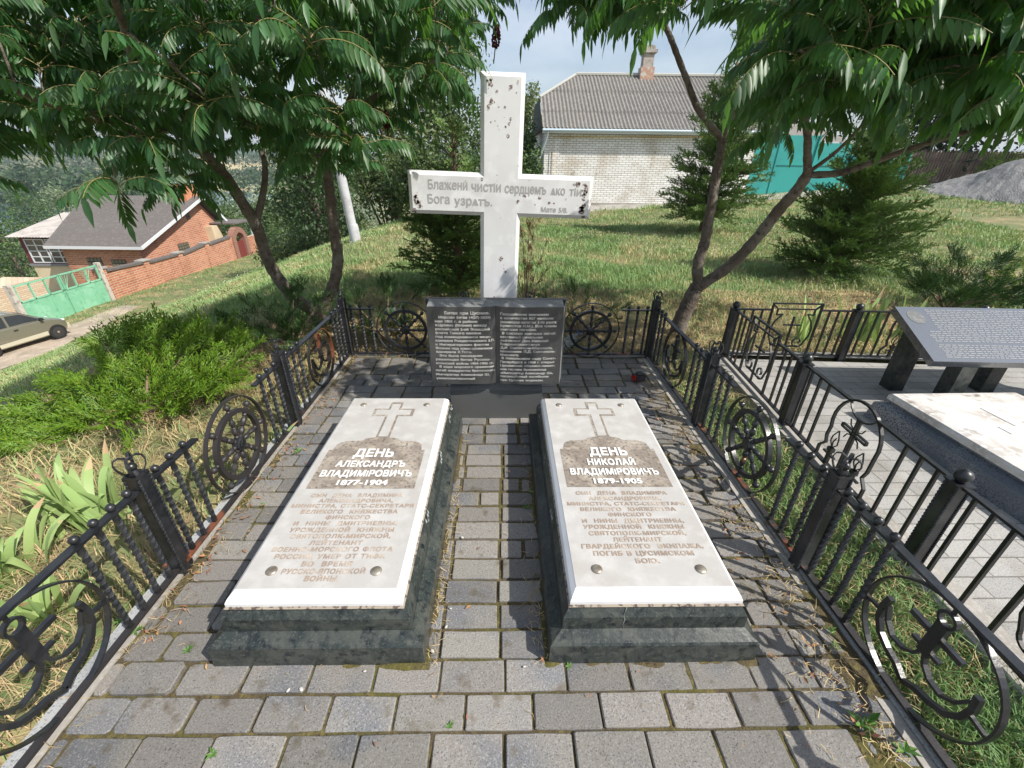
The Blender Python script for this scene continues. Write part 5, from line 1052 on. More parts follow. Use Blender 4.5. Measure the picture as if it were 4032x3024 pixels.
def spruce(label, loc, h, rad, seed, tiers, per, fine=True, lean=(0, 0), topbare=0.0, group='young spruces planted on the lawn', dens=1.0):
    rr = np.random.default_rng(seed); t = thing('spruce_tree', label, 'tree', loc, group=group); b = MB(); b.tube([(0, 0, -.2), (lean[0]*.5, lean[1]*.5, h*.5), (lean[0], lean[1], h)], [.022*h+.01, .013*h+.008, .006], 8); b.build('trunk', mspd, t, smooth=True)
    Pn = []; Dn = []; bb = MB()
    for k in range(tiers):
        s = (k+.3)/tiers; z = h*(.05+.93*s); R0 = rad*(1-s)**.85*(1 if s > .08 else .8)+.04
        nb = max(3, int(per*(1-.5*s)))
        for j in range(nb):
            a = rr.uniform(0, 6.28); L_ = R0*rr.uniform(.78, 1.08); el = rr.uniform(.0, .55)+.5*s; o = np.array([lean[0]*s, lean[1]*s, z])
            d = np.array([math.cos(a)*math.cos(el), math.sin(a)*math.cos(el), math.sin(el)]); bend = -.25*L_
            pts = [o+d*L_*q+np.array([0, 0, bend*q*q+.12*L_*q**3]) for q in (0, .35, .7, 1)]; bb.tube([tuple(p) for p in pts], [.007, .005, .004, .002], 4, cap=False)
            if s > 1-topbare and rr.random() < .8: continue
            nt = max(3, int(L_/(.062 if fine else .095)*dens))
            for q in range(nt):
                u_ = (q+.6)/nt; p = o+d*L_*u_+np.array([0, 0, bend*u_*u_+.12*L_*u_**3]); sd = 1 if q % 2 else -1; ang = sd*rr.uniform(.5, 1.0)*(1 if u_ < .95 else .2)
                ca, sa = math.cos(ang), math.sin(ang); e = np.array([d[0]*ca-d[1]*sa, d[0]*sa+d[1]*ca, d[2]+bend*1.2*u_/L_*.5+rr.uniform(-.2, .5)]); Pn.append(p); Dn.append(e)
    Pn = np.array(Pn); Dn = np.array(Dn); n = len(Pn); sc = rr.uniform(.75, 1.25, n); parts = []; idx = rr.integers(0, 2, n)
    bb.build('branches', mspd, t)
    for q in range(2):
        m = idx == q; B_ = basis(Dn[m], roll=rr.uniform(-1.0, 1.0, m.sum()))*sc[m][:, None, None]; parts.append(inst(*(TW if fine else TWF)[q], B_, Pn[m]))
    V_, T__ = merge(parts); conf('crown', V_, T__, mspr, t); return t
spruce('bushy young spruce with pale green tips, nearest on the lawn behind the right sumac trunk', (5.55, 7.2, Hs(5.55, 7.2)), 2.35, 1.22, 3, 20, 13)
spruce('taller dark spruce with a thin bare top in front of the white brick house', (5.45, 12.3, Hs(5.45, 12.3)), 4.6, 1.35, 4, 26, 13, fine=False, topbare=.3)
spruce('young spruce growing close behind the left arm of the marble cross', (-.62, 5.9, Hs(-.62, 5.9)), 2.1, .80, 5, 18, 11, topbare=.45)

def spray_template(seed, L_=.30, leafw=.0058):
    rr = np.random.default_rng(seed); V = []; T = []
    def strip(o, d, ln, w_):
        b = len(V); up = np.array([0, 0, 1.0]); s = np.cross(d, up); s = s/(np.linalg.norm(s)+1e-6)*w_; m = o+d*ln*.5
        V.extend([tuple(o), tuple(m+s), tuple(o+d*ln), tuple(m-s)]); T.extend([(b, b+1, b+2), (b, b+2, b+3)])
        b = len(V); z = np.array([0, 0, w_]); V.extend([tuple(o), tuple(m+z), tuple(o+d*ln), tuple(m-z)]); T.extend([(b, b+1, b+2), (b, b+2, b+3)])
    strip(np.zeros(3), np.array([1.0, 0, 0]), L_, .003)
    for i in range(13):
        s = .12+.86*i/13; a = (1 if i % 2 else -1)*rr.uniform(.45, .75); e = rr.uniform(-.4, .5); d = np.array([math.cos(a)*math.cos(e), math.sin(a)*math.cos(e), math.sin(e)]); ln = L_*.38*(1.15-s)+.02; o = np.array([L_*s, 0, 0])
        strip(o, d, ln, leafw)
        for j in range(4):
            s2 = .25+.18*j; a2 = a+(1 if j % 2 else -1)*.6; e2 = e+rr.uniform(-.3, .3); d2 = np.array([math.cos(a2)*math.cos(e2), math.sin(a2)*math.cos(e2), math.sin(e2)]); strip(o+d*ln*s2, d2, ln*.42, leafw*.8)
    return np.array(V), np.array(T)
JT = [spray_template(i) for i in range(3)]
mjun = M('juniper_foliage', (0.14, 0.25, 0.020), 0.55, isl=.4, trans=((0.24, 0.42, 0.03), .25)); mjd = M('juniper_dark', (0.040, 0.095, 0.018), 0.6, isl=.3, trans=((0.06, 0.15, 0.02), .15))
mjb = M('dead_juniper', (0.17, 0.075, 0.035), 0.9, isl=.3); mstem = M('juniper_stem', (0.21, 0.145, 0.10), .9, bump=(60, .6, .01))
def juniper(label, loc, arms, seed, mat, spacing=.035, size=1.0, group=None, name='juniper_bush', cat='shrub', stems=True, side=.18):
    rr = np.random.default_rng(seed); t = thing(name, label, cat, loc, group=group); P = []; Dd = []; b = MB()
    for (dx, dy, dz, w_) in arms:
        end = np.array([dx, dy, dz]); L_ = np.linalg.norm(end); mid = end*.5+np.array([0, 0, .18*L_])
        q = lambda s: 2*s*(1-s)*mid+s*s*end
        b.tube([tuple(q(s)) for s in (0, .25, .5, .75, 1)], [.018*size, .014*size, .010*size, .006*size, .002], 6)
        n = int(L_/spacing*w_)
        for i in range(n):
            s = .18+.82*rr.random(); p = q(s)+rr.normal(0, 1, 3)*side*size*np.array([1, 1, .65])*(.35+.9*s*(1-s)*4*.6)*w_*.7; d = (q(min(s+.05, 1.05))-q(s)); d /= np.linalg.norm(d); d = d+rr.normal(0, .38, 3)+np.array([0, 0, .22]); p[2] = max(p[2], .02); P.append(p); Dd.append(d)
    if stems: b.build('stems', mstem, t, smooth=True)
    P = np.array(P); Dd = np.array(Dd); n = len(P); idx = rr.integers(0, 3, n); parts = []
    for k in range(3):
        m = idx == k; B_ = basis(Dd[m], roll=rr.uniform(-1.2, 1.2, m.sum()))*(rr.uniform(.7, 1.15, m.sum())*size)[:, None, None]; parts.append(inst(*JT[k], B_, P[m]))
    V_, T__ = merge(parts); npmesh('foliage', V_, T__, mat, t); return t
zz = Hs(-2.55, 2.75)
arms = []
r5 = random.Random(8)
for a, L_, hz in ((180, 1.35, -.30), (170, 1.0, -.18), (192, 1.2, -.30), (158, .85, -.05), (140, .8, .12), (122, .85, .38), (100, .85, .36), (78, .85, .36), (60, .8, .32), (205, .9, -.15), (225, .6, .02), (35, .7, .30), (10, .6, .26), (140, .5, .42), (100, .4, .50), (170, .6, .18), (50, .45, .46), (300, .4, .25), (345, .5, .28)): arms.append((L_*math.cos(R(a)), L_*math.sin(R(a)), hz, 1.15))
juniper('big bright green spreading juniper outside the left fence', (-2.62, 2.70, zz-.02), arms, 2, mjun, .025, .80, side=.12)
arms = [(L_*math.cos(R(a)), L_*math.sin(R(a)), hz, 1.0) for a, L_, hz in ((0, .5, .3), (50, .45, .45), (100, .5, .5), (150, .55, .4), (200, .5, .35), (260, .4, .3), (310, .4, .3), (80, .2, .5))]
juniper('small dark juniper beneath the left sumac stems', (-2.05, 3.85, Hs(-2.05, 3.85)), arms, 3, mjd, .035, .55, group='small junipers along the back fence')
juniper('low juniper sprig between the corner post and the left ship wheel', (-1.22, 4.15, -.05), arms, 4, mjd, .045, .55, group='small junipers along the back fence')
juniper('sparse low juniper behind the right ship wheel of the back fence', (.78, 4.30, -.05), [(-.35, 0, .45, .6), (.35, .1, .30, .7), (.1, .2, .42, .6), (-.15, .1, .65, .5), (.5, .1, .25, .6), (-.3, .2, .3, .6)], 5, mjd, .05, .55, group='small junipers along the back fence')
arms2 = [(L_*math.cos(R(a)), L_*math.sin(R(a)), hz, 1.0) for a, L_, hz in ((0, .9, .35), (20, .8, .6), (60, .6, .6), (110, .5, .5), (160, .6, .4), (190, .5, .3), (230, .5, .3), (300, .6, .3), (335, .8, .35))]
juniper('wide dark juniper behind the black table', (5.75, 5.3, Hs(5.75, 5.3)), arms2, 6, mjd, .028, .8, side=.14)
juniper('juniper at the right edge behind the black table', (6.95, 5.5, Hs(6.95, 5.5)), [(a[0]*.7, a[1]*.7, a[2]*.8, a[3]) for a in arms2], 7, mjun, .035, .7)
juniper('brown dead thuja standing just right of the marble cross', (.27, 5.3, Hs(.27, 5.3)), [(.03, 0, 1.25, .5), (-.06, .05, .9, .4), (.22, 0, .75, .35), (.30, .1, .5, .3), (-.18, .1, .5, .3), (.1, 0, 1.1, .5)], 9, mjb, .035, .42, name='dead_thuja', side=.10)

# ---------------------------------------------------------------- irises
miris = M('iris_leaf', (0.33, 0.45, 0.17), 0.5, isl=.22, trans=((0.30, 0.42, 0.12), .25)); mirt = M('iris_dry_tip', (0.42, 0.30, 0.16), .8, isl=.25)
def iris(label, loc, n, seed, spread=.16, ln=(.28, .5), w_=.019, droop=.5, lean=(0, 0)):
    rr = random.Random(seed); t = thing('iris_plant', label, 'plant', loc, group='iris clumps beside the fences'); b = MB(); bt = MB()
    for k in range(n):
        ln = (ln[0], ln[1]); a = rr.uniform(0, 6.28); r0 = rr.uniform(0, spread); o = Vector((r0*math.cos(a*1.7), r0*math.sin(a*1.7)*.7, -.03)); L_ = rr.uniform(*ln); dr = rr.uniform(0, droop)*(1.8 if rr.random() < .25 else 1)
        side = Vector((math.cos(a), math.sin(a), 0)); out = side*(rr.uniform(.1, .55))+Vector((*lean, 0)); wdir = Vector((-math.sin(a+.8), math.cos(a+.8), 0)); m = 9; rows = []
        for i in range(m+1):
            s = i/m; p = o+Vector((0, 0, L_*(s-dr*.75*s**2.6)))+out*L_*(s*.7+dr*s*s*1.2); ww = w_*(1-.12*s)*(1 if s < .7 else max(.03, 1-((s-.7)/.3)**1.6)); rows.append((p-wdir*ww, p+out.cross(wdir)*0+Vector((0, 0, 0))+side*.003, p+wdir*ww))
        tipc = rr.choice((0, 0, 1, 2))
        for q, i0, i1 in ((b, 0, m-tipc), (bt, m-tipc, m)):
            if i1 > i0: q.add([v for r_ in rows[i0:i1+1] for v in r_], [(3*i+j, 3*i+j+1, 3*i+j+4, 3*i+j+3) for i in range(i1-i0) for j in (0, 1)])
    b.build('leaves', miris, t, smooth=True, fix=False)
    if bt.v: bt.build('dry_tips', mirt, t, smooth=True, fix=False)
    return t
def pg(px, py): p = atZ(px, py, -.05); return (p.x, p.y, Hs(p.x, p.y))
iris('broad fan of pale iris leaves just outside the left fence, below the juniper', pg(390, 2080), 34, 1, .17, (.30, .52), .021, .75, (-.25, .1))
iris('iris clump with drooping leaves at the left picture edge', pg(60, 2290), 26, 2, .17, (.28, .44), .021, .9, (-.1, .1))
iris('thin iris tuft with arching leaves behind the near left fence post', pg(560, 2000), 9, 3, .06, (.24, .34), .012, .9, (.3, 0))
iris('iris leaf fan at the bottom left corner outside the fence', pg(170, 2480), 14, 4, .10, (.22, .34), .021, .7, (0, .1))
iris('upright iris clump behind the bracket panel of the plain fence', (3.12, 4.10, -.04), 11, 5, .10, (.42, .58), .022, .2)
iris('tall dense iris clump left of the black table', (3.72, 4.15, -.04), 26, 6, .28, (.45, .66), .022, .35)
iris('iris clump touching the corner of the black table', (4.28, 4.25, -.04), 14, 7, .16, (.42, .60), .022, .3)
iris('small iris sprout inside the left fence at the far anchor panel', (-1.52, 2.35, -.04), 8, 8, .10, (.2, .32), .012, .8, (.3, 0))

# ---------------------------------------------------------------- broadleaf trees and shrubs
mtr = M('tree_bark', (0.11, 0.085, 0.065), .9, var=[(8, (0.17, 0.14, 0.11), .46, .62)], bump=(30, .8, .02), coord='World')
LEAF = {}
def leafmat(k):
    c = {'dark': (0.036, 0.070, 0.022), 'mid': (0.065, 0.115, 0.030), 'olive': (0.10, 0.135, 0.038), 'willow': (0.17, 0.215, 0.115), 'silver': (0.30, 0.35, 0.27), 'lime': (0.13, 0.20, 0.03), 'deep': (0.018, 0.036, 0.012), 'hazel': (0.075, 0.115, 0.035)}[k]
    if k not in LEAF: LEAF[k] = M('leaf_'+k, c, .55, isl=.38, trans=((c[0]*2, c[1]*2.2, c[2]*1.5), .22))
    return LEAF[k]
def leafcloud(rr, lobes, n, ls, asp=.55):
    """leaf-sized faces spread through lumpy shells; lobes: list of (centre, (rx,ry,rz))"""
    vol = np.array([l[1][0]*l[1][1]*l[1][2] for l in lobes])**.75; cnt = (n*vol/vol.sum()).astype(int); P = []; Nn = []
    for (c, r), m in zip(lobes, cnt):
        d = rr.normal(0, 1, (m, 3)); d /= np.linalg.norm(d, axis=1, keepdims=True)
        lump = .80+.32*np.sin(d[:, 0]*7+c[0]*3)*np.sin(d[:, 1]*6+c[1]*5+1)+.2*np.sin(d[:, 2]*9+c[2])
        rad = lump*(rr.random(m)**.28)
        P.append(np.array(c)+d*rad[:, None]*np.array(r)); Nn.append(d+rr.normal(0, .7, (m, 3))+np.array([0, 0, .35]))
    P = np.concatenate(P); Nn = np.concatenate(Nn); n = len(P)
    B_ = basis(np.cross(Nn, rr.normal(0, 1, (n, 3))), up=Nn/np.linalg.norm(Nn, axis=1, keepdims=True), roll=rr.uniform(-.5, .5, n))*(ls*rr.uniform(.6, 1.3, n))[:, None, None]
    TV = np.array([(0, 0, 0), (.5, asp*.5, .08), (1, 0, 0), (.5, -asp*.5, .08)]); return inst(TV, np.array([(0, 1, 2), (0, 2, 3)]), B_, P)
def tree(label, loc, h, r, mat, n, ls, seed, name='broadleaf_tree', cat='tree', group=None, low=.25, nl=14, tk=1.0):
    rr = np.random.default_rng(seed); t = thing(name, label, cat, loc, group=group); b = MB(); tr_ = .018*h*tk+.02
    b.tube([(0, 0, -.4), (.02*h, 0, h*.25), (-.01*h, .01*h, h*.55), (0, 0, h*.85)], [tr_*1.2, tr_, tr_*.7, tr_*.25], 8); lobes = []
    for k in range(nl):
        a = k*2.4+rr.uniform(-.4, .4); s = (k+.5)/nl; z = h*(low+(1-low)*s*.86); rad = r*(math.sin(math.pi*min(.12+.80*s, 1))**.7)*.62*rr.uniform(.7, 1.1); c = (rad*math.cos(a), rad*math.sin(a), z); q = r*rr.uniform(.34, .52)
        lobes.append((c, (q, q, q*rr.uniform(.65, .9)))); b.tube([(0, 0, z*.55), (c[0]*.5, c[1]*.5, z*.82), c], [tr_*.4, tr_*.25, tr_*.1], 5)
    lobes.append(((0, 0, h*.58), (r*.5, r*.5, h*.30))); b.build('trunk', mtr, t, smooth=True)
    V_, T_ = leafcloud(rr, lobes, n, ls); npmesh('crown', V_, T_, leafmat(mat), t); return t
def bush(label, loc, w_, d_, h, mat, n, ls, seed, group=None, name='shrub', nl=9):
    rr = np.random.default_rng(seed); t = thing(name, label, 'shrub', loc, group=group); lobes = []; b = MB()
    for k in range(nl):
        x = rr.uniform(-.75, .75)*w_; y = rr.uniform(-.6, .6)*d_; z = h*rr.uniform(.25, .72); q = rr.uniform(.28, .42); lobes.append(((x, y, z), (w_*q, d_*q*1.2, h*q*1.0))); b.tube([(x*.3, y*.3, -.1), (x*.7, y*.7, z*.5), (x, y, z)], [.03, .02, .008], 5)
    lobes.append(((0, 0, h*.32), (w_*.9, d_*.8, h*.36))); b.build('stems', mtr, t, smooth=True)
    V_, T_ = leafcloud(rr, lobes, n, ls); V_ = V_.copy(); V_[:, 2] = np.maximum(V_[:, 2], 0); npmesh('foliage', V_, T_, leafmat(mat), t); return t
def gl(x, y): return (x, y, Hs(x, y))
G1 = 'shrubs along the lawn edge behind the cross'
bush('dense hazel shrub between the concrete pole and the marble cross', gl(-2.35, 13.4), 1.0, .9, 2.5, 'hazel', 5200, .12, 1, G1)
bush('dark broad shrub directly left of the marble cross', gl(-1.0, 13.8), 1.1, 1.0, 2.3, 'mid', 5200, .12, 2, G1)
bush('tall shrub behind the concrete pole', gl(-3.7, 14.4), 1.0, .9, 2.7, 'hazel', 4200, .12, 3, G1)
bush('shrub filling the gap under the right arm of the cross near the downpipe', gl(.55, 17.5), .9, .9, 2.4, 'mid', 3200, .12, 4, G1)
bush('leafy vine shrub against the gable of the white brick house', gl(.55, 22.0), 1.1, 1.2, 4.2, 'mid', 4200, .15, 5, G1)
tree('light olive oak rising behind the shrubs left of the cross', gl(-4.6, 19.5), 8.2, 2.6, 'olive', 9000, .17, 11, low=.2, group='trees behind the lawn')
tree('dark tree between the slim concrete pole and the cross', gl(-2.2, 20.5), 6.6, 2.2, 'mid', 7000, .17, 12, low=.1, group='trees behind the lawn')
tree('dark green tree left of the thick concrete pole', gl(-7.2, 17.5), 6.0, 2.1, 'dark', 6500, .15, 13, low=.1, group='trees behind the lawn')
tree('pale tree top seen over the gable left of the white house roof', gl(1.4, 33), 6.6, 2.0, 'olive', 4000, .22, 14, group='trees behind the lawn')
tree('rounded tree behind the left tree canopy', gl(-9.5, 24), 7.5, 2.8, 'mid', 7000, .2, 15, low=.1, group='trees behind the lawn')
tree('huge dark tree overhanging the wooden fence at the right', gl(23.5, 27), 13, 6.2, 'deep', 22000, .26, 16, low=.14, nl=20, group='trees behind the lawn')
tree('second dark tree filling the upper right corner', gl(29, 22.5), 12, 5.5, 'dark', 15000, .26, 17, low=.2, nl=18, group='trees behind the lawn')
tree('dark tree behind the grey garage roof', gl(15.5, 29), 8.5, 3.6, 'dark', 9000, .22, 18, group='trees behind the lawn')
bush('small yellow green bush at the foot of the wooden fence', gl(23.3, 22.6), .9, .7, 1.6, 'lime', 1500, .13, 21, name='bush')
bush('low green bush behind the gravel heap at the right edge', gl(26.2, 21.5), 1.8, .8, 1.7, 'mid', 2500, .14, 22, name='bush')
G2 = 'bushes on the left slope'
for i, (x, y, w_, h, m_, lab) in enumerate((
    (-8.0, 19.0, 1.4, 1.9, 'hazel', 'weedy bush at the lawn edge left of the thick pole'), (-10.6, 22.5, 1.8, 2.2, 'olive', 'yellowish bush in the gully beyond the lawn'), (-13.0, 26.5, 2.2, 2.8, 'mid', 'wide green bush above the brick arch'),
    (-9.5, 30.0, 2.6, 3.4, 'olive', 'tall bush deep in the gully'), (-15.5, 36.0, 3.0, 3.6, 'mid', 'large bush behind the arch gateway'), (-21.0, 39.0, 3.2, 4.2, 'mid', 'leafy mass right of the orange chimney'), (-14.5, 44, 4, 5.5, 'silver', 'silvery willow bush beyond the gully'),
    (-25.5, 40.5, 3.0, 4.2, 'hazel', 'bush behind the ridge of the orange house'))):
    bush(lab, gl(x, y), w_, w_*.8, h, m_, int(1700+900*w_), .13+.012*i, 40+i, G2)
for i, (px, py, Y, h, r_, m_, lab) in enumerate((
    (40, 1000, 40, 7.5, 4.2, 'mid', 'green bush tree at the left edge below the river'), (10, 900, 62, 9, 5, 'dark', 'dark tree at the left edge beside the river'), (140, 860, 62, 8.5, 5.8, 'willow', 'broad pale willow behind the veranda roof'), (320, 830, 70, 8, 6.2, 'willow', 'round pale willow above the orange house roof'),
    (470, 800, 95, 9.5, 6, 'dark', 'dark tree beyond the roof ridge'), (600, 760, 100, 10, 7, 'mid', 'green tree left of the orange chimney'), (60, 720, 110, 10, 7, 'mid', 'tree on the far bank at the left edge'), (220, 720, 120, 11, 8, 'willow', 'pale tree in the middle of the valley'),
    (820, 760, 75, 9, 5.5, 'silver', 'silvery willow right of the orange chimney'), (1000, 740, 62, 8, 5.0, 'silver', 'silvery willow seen between the sumac stems'), (900, 690, 105, 10, 7, 'mid', 'green tree behind the silvery willows'), (400, 690, 150, 12, 9, 'mid', 'large valley tree below the yellow field'),
    (700, 680, 170, 12, 10, 'dark', 'dark valley tree below the hills'), (1120, 700, 90, 9, 6, 'willow', 'pale tree behind the left sumac stem'), (1230, 760, 45, 6.5, 4, 'mid', 'green tree left of the thick pole'), (120, 660, 190, 13, 11, 'dark', 'far dark tree near the fields'), (560, 660, 200, 13, 12, 'mid', 'far round tree near the fields'))):
    d = ray(px, py); x = d.x/d.y*Y; tree(lab, gl(x, Y), h, r_, m_, int(5200 if Y < 100 else 3000), .0042*Y+.06, 70+i, name='valley_tree', group='trees in the river valley', low=.05, nl=11)
rr = np.random.default_rng(99); lobes = []
for k in range(360):
    a = rr.uniform(-.62, .75); dd = rr.uniform(230, 520) if k % 2 else rr.uniform(620, 900); x, y = math.sin(a-.35)*dd, math.cos(a-.35)*dd; z = Hs(x, y); q = rr.uniform(6, 13); lobes.append(((x, y, z+q*.4), (q*1.8, q*1.8, q*.75)))
V_, T_ = leafcloud(rr, lobes, 60000, 2.2, .8); o = npmesh('far_wood', V_, T_, leafmat('dark')); kind(o, 'stuff', 'far belt of woodland across the valley'); o['category'] = 'woodland'

# ---------------------------------------------------------------- grass, weeds and straw
def spread(n, x0, x1, y0, y1, seed): r_ = np.random.default_rng(seed); return r_.uniform(x0, x1, n), r_.uniform(y0, y1, n)
def masked(x, y):
    m = ~((np.abs(x+.06) < 1.46) & (y < 3.72)) & ~((x > 1.84) & (y < 3.80)) & ~((x < -15.2) & (x > -19.4) & (y < 17.5)) & (x > -19.4)
    return m
def blades(name, x, y, hgt, w_, mat, seed, lean=.5, zoff=0.0, flatk=1.0, segs=2):
    r_ = np.random.default_rng(seed); n = len(x); z = H(x, y)+zoff; a = r_.uniform(0, 6.283, n); l = r_.uniform(.1, 1, n)*lean; h_ = hgt*r_.uniform(.45, 1.25, n)*flatk
    d = np.stack([np.cos(a), np.sin(a)], 1); wv = np.stack([-d[:, 1], d[:, 0]], 1)*(w_*r_.uniform(.6, 1.3, n))[:, None]
    P0 = np.stack([x, y, z], 1); P1 = P0+np.concatenate([d*(l*h_*.35)[:, None], (h_*.6)[:, None]], 1); P2 = P0+np.concatenate([d*(l*h_*1.1)[:, None], (h_*np.clip(1-.35*l, .05, 1))[:, None]], 1)
    W = np.concatenate([wv, np.zeros((n, 1))], 1); V_ = np.stack([P0-W, P0+W, P1-W*.8, P1+W*.8, P2], 1).reshape(-1, 3)
    TF = np.array([(0, 1, 3), (0, 3, 2), (2, 3, 4)]); T_ = (TF[None]+(np.arange(n)*5)[:, None, None]).reshape(-1, 3); return npmesh(name, V_, T_, mat)
mgrs = M('grass_blade', (0.18, 0.31, 0.105), .6, var=[(.30, (0.27, 0.38, 0.14), .40, .6), (1.6, (0.52, 0.44, 0.23), .52, .68), (.8, (0.05, 0.115, 0.04), .55, .72)], isl=.3, coord='World', trans=((0.24, 0.36, 0.08), .25))
mdry = M('dry_straw', (0.52, 0.40, 0.21), .8, var=[(2.2, (0.27, 0.20, 0.11), .45, .65)], isl=.32, coord='World', trans=((0.4, 0.3, .15), .15))
def dens(x, y, keep, seed): r_ = np.random.default_rng(seed); m = r_.random(len(x)) < keep; return x[m], y[m]
X, Y = [], []
for (n, x0, x1, y0, y1) in ((95000, -4.2, 7.2, 3.74, 8.0), (110000, -11, 13, 7.5, 14), (75000, -15.2, 18, 13, 23), (26000, 1.40, 1.90, -.4, 3.72), (22000, -4.5, -1.5, .2, 4.2), (45000, -15, -4, 2, 12), (26000, -19.4, -9, 12, 34)):
    x, y = spread(n, x0, x1, y0, y1, n+1); m = masked(x, y); x, y = x[m], y[m]
    k = np.where((y < 5.6) & (x > -1.4) & (x < 5) & ~((x > 1.38) & (x < 1.92) & (y < 3.7)), .35, 1.0)*np.where(x < -1.46, np.where(y < 4.2, .35, .9), 1)
    p = vnoise(x, y, .55, 61, 3); k = k*np.where(p > .52, .55, 1.0); x, y = dens(x, y, k, n+2); X.append(x); Y.append(y)
X = np.concatenate(X); Y = np.concatenate(Y); dd = np.hypot(X, Y); hh = np.where(dd < 5, .085, .10)*(.65+.9*vnoise(X, Y, .8, 62, 2))
o = blades('grass', X, Y, hh, .0016+.00042*dd, mgrs, 5, lean=.9, zoff=-.01); kind(o, 'stuff', 'patchy green and dry grass covering the lawn and slope'); o['category'] = 'grass'
X, Y = [], []
for (n, x0, x1, y0, y1, kk) in ((85000, -1.9, 5.2, 3.76, 6.0, 1), (30000, -4.4, -1.48, .2, 4.6, 1), (7000, 1.40, 1.88, -.4, 3.7, .7), (36000, -12, 12, 5.8, 13, .5), (14000, -14, 16, 12, 22, .4)):
    x, y = spread(n, x0, x1, y0, y1, n+7); m = masked(x, y); x, y = x[m], y[m]; p = vnoise(x, y, .9, 63, 3); x, y = dens(x, y, np.where(p > .46, 1, .35)*kk, n+8); X.append(x); Y.append(y)
X = np.concatenate(X); Y = np.concatenate(Y); dd = np.hypot(X, Y)
o = blades('straw', X, Y, np.full(len(X), .10)*(.7+.8*vnoise(X, Y, 1.2, 65, 2)), .0013+.00036*dd, mdry, 6, lean=2.6, flatk=.75); kind(o, 'stuff', 'matted dry straw lying on the ground around the fences'); o['category'] = 'straw'
# straw, dry leaves and tufts that have blown onto the paving
r_ = np.random.default_rng(12); n = 1500; x = np.concatenate([1.28-np.abs(r_.normal(0, .10, n)), -1.42+np.abs(r_.normal(0, .05, 500)), r_.uniform(-1.4, 1.3, 160), .16-np.abs(r_.normal(0, .035, 260)), -.28+np.abs(r_.normal(0, .02, 200))]); y = np.concatenate([r_.uniform(-.2, 3.6, n), r_.uniform(0, 3.6, 500), r_.uniform(-.2, 3.6, 160), r_.uniform(.9, 2.5, 260), r_.uniform(.9, 2.5, 200)])
cl = vnoise(x, y, 2.4, 71, 2); m = (cl > .46) | (r_.random(len(x)) < .25); x, y = x[m], y[m]; n = len(x); a = r_.uniform(0, 6.283, n); L_ = r_.uniform(.012, .06, n)*np.where(r_.random(n) < .06, 2.6, 1); e = r_.uniform(-.05, .35, n)
d = np.stack([np.cos(a), np.sin(a), e], 1)*L_[:, None]; z = .004+r_.random(n)*.012; P = np.stack([x, y, z], 1); wv = np.stack([-np.sin(a), np.cos(a), 0*a], 1)*.0011; curve = np.stack([-np.sin(a), np.cos(a), 0*a], 1)*(r_.normal(0, .16, n)*L_)[:, None]
V_ = np.stack([P-wv, P+wv, P+d*.5+curve-wv, P+d*.5+curve+wv, P+d], 1).reshape(-1, 3); T_ = (np.array([(0, 1, 3), (0, 3, 2), (2, 3, 4)])[None]+(np.arange(n)*5)[:, None, None]).reshape(-1, 3)
o = npmesh('straw_litter', V_, T_, mdry); kind(o, 'stuff', 'bits of dry straw scattered over the paving'); o['category'] = 'straw'
mdl = M('dead_leaf', (0.30, 0.15, 0.07), .8, isl=.45); r2 = np.random.default_rng(15); n = 420
x = np.concatenate([1.25-np.abs(r2.normal(0, .12, 200)), -1.40+np.abs(r2.normal(0, .07, 160)), r2.uniform(-1.3, 1.2, 60)]); y = np.concatenate([r2.uniform(.1, 3.6, 200), r2.uniform(1.0, 3.6, 160), r2.uniform(0, 3.6, 60)])
Nn = r2.normal(0, .35, (n, 3))+np.array([0, 0, 1]); B_ = basis(np.cross(Nn, r2.normal(0, 1, (n, 3))), up=Nn/np.linalg.norm(Nn, axis=1, keepdims=True))*(r2.uniform(.012, .034, n))[:, None, None]
V_, T_ = inst(np.array([(0, 0, 0), (.5, .18, .12), (1, 0, .05), (.5, -.18, .12)]), np.array([(0, 1, 2), (0, 2, 3)]), B_, np.stack([x, y, np.full(n, .012)], 1)); o = npmesh('dead_leaves', V_, T_, mdl); kind(o, 'stuff', 'dry brown leaflets scattered on the paving'); o['category'] = 'leaves'
# little weeds in the joints
mwd = M('weed_leaf', (0.10, 0.22, 0.045), .5, isl=.3, trans=((.15, .3, .05), .25))
for i, (px, py, s) in enumerate(((740, 2560, .03), (1035, 1990, .028), (530, 2490, .045), (480, 2440, .04), (1770, 2860, .022), (2075, 2000, .03), (2090, 1940, .03), (3270, 2490, .04), (3285, 2550, .04), (2240, 2625, .022), (2620, 1595, .03), (3400, 2860, .07), (3560, 2960, .06), (840, 2970, .03), (1175, 1780, .05), (3060, 1700, .06))):
    r4 = random.Random(i); p = atZ(px, py, .0); b = MB()
    for k in range(9):
        a = k*2.4; l_ = s*r4.uniform(.4, .9); w_ = l_*.17; c = Vector((math.cos(a), math.sin(a), 0)); q = Vector((-c.y, c.x, 0)); el = r4.uniform(.3, 1.2); o_ = Vector((0, 0, .002)); m_ = c*l_*.5+Vector((0, 0, l_*.5*el)); e_ = c*l_+Vector((0, 0, l_*.55*el))
        b.add([o_, m_+q*w_, e_, m_-q*w_], [(0, 1, 2), (0, 2, 3)])
    o = b.build('weed', mwd, fix=False); o.location = p; tag(o, 'tiny green weed sprouting from a joint of the paving', 'weed', 'weeds sprouting in the paving joints')
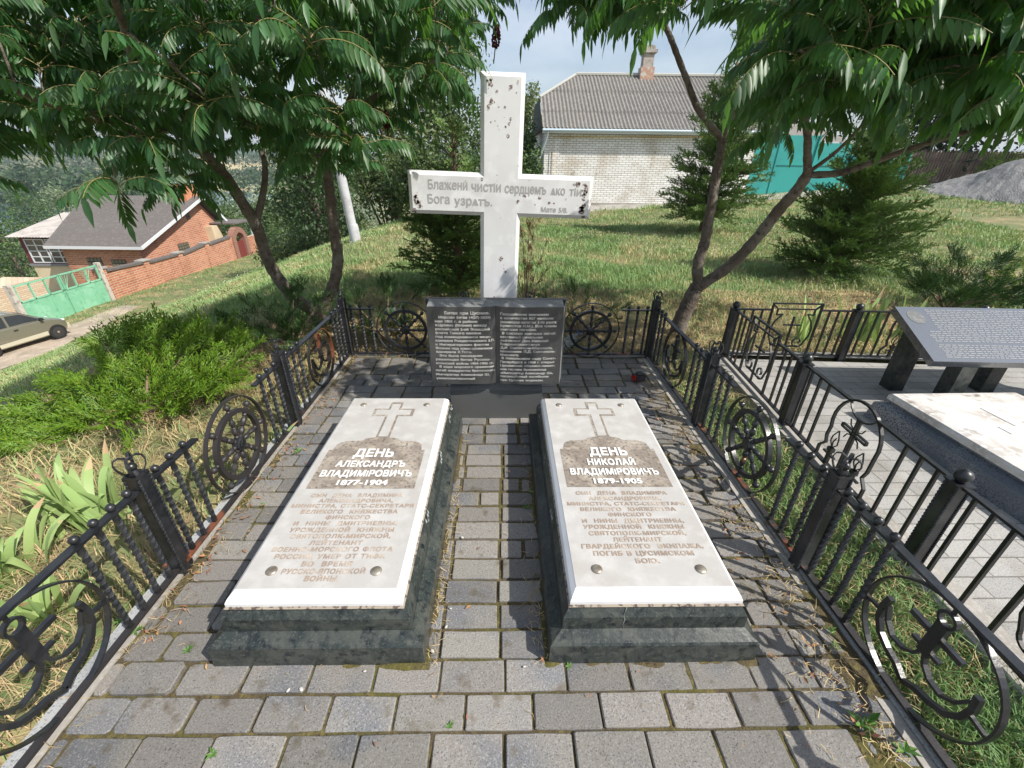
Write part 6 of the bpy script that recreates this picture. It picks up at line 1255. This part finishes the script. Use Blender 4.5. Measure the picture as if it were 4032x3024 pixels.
# fresh weeds in lawn: white clover-like flowers
x, y = spread(2600, -9, 9, 6, 14, 501); p = vnoise(x, y, .5, 81, 2); m = masked(x, y) & (p > .52); x, y = x[m], y[m]; n = len(x); z = H(x, y)+r_.uniform(.06, .13, n)
Nn = r_.normal(0, .4, (n, 3))+np.array([0, -.5, 1]); B_ = basis(np.cross(Nn, r_.normal(0, 1, (n, 3))), up=Nn/np.linalg.norm(Nn, axis=1, keepdims=True))*(.004+.0016*np.hypot(x, y))[:, None, None]
V_, T_ = inst(np.array([(0, 0, 0), (.5, .4, 0), (1, 0, 0), (.5, -.4, 0)]), np.array([(0, 1, 2), (0, 2, 3)]), B_, np.stack([x, y, z], 1)); o = npmesh('wild_flowers', V_, T_, M('pale_flower', (0.55, 0.56, 0.40), .7)); kind(o, 'stuff', 'tiny pale flowers scattered in the grass'); o['category'] = 'flowers'

# ---------------------------------------------------------------- far ridge and the air
b = MB(); N = 160; P = []
for i in range(N+1):
    a = R(-75+135*i/N); q = 1750+120*math.sin(i*.3); h_ = 26+16*math.sin(i*.13+1)+6*math.sin(i*.51)+2.5*math.sin(i*1.7)
    P.append([(q*math.sin(a), q*math.cos(a), -20), ((q+60)*math.sin(a), (q+60)*math.cos(a), h_*.7), ((q+260)*math.sin(a), (q+260)*math.cos(a), h_)])
b.add([p for r_q in P for p in r_q], [(i*3+j, (i+1)*3+j, (i+1)*3+j+1, i*3+j+1) for i in range(N) for j in range(2)])
kind(b.build('hills', M('wooded_hills', (0.05, 0.085, 0.04), .95, var=[(.02, (0.08, 0.12, 0.05), .45, .6)], coord='World'), smooth=True, fix=False), 'structure', 'low wooded hills on the far horizon')
b = MB(); b.box(-2600, 2600, -60, 2600, -22, 62); hz = b.build('haze', M('haze_placeholder', (1, 1, 1))); kind(hz, 'stuff', 'thin summer haze over the valley'); hz['category'] = 'haze'
hm = bpy.data.materials.new('haze_air'); hm.use_nodes = True; n = hm.node_tree.nodes; n.remove(n['Principled BSDF']); pv = n.new('ShaderNodeVolumePrincipled'); pv.inputs['Density'].default_value = .0004; pv.inputs['Color'].default_value = (.78, .87, 1, 1); pv.inputs['Anisotropy'].default_value = .3
hm.node_tree.links.new(pv.outputs[0], n['Material Output'].inputs['Volume']); hz.data.materials.clear(); hz.data.materials.append(hm)
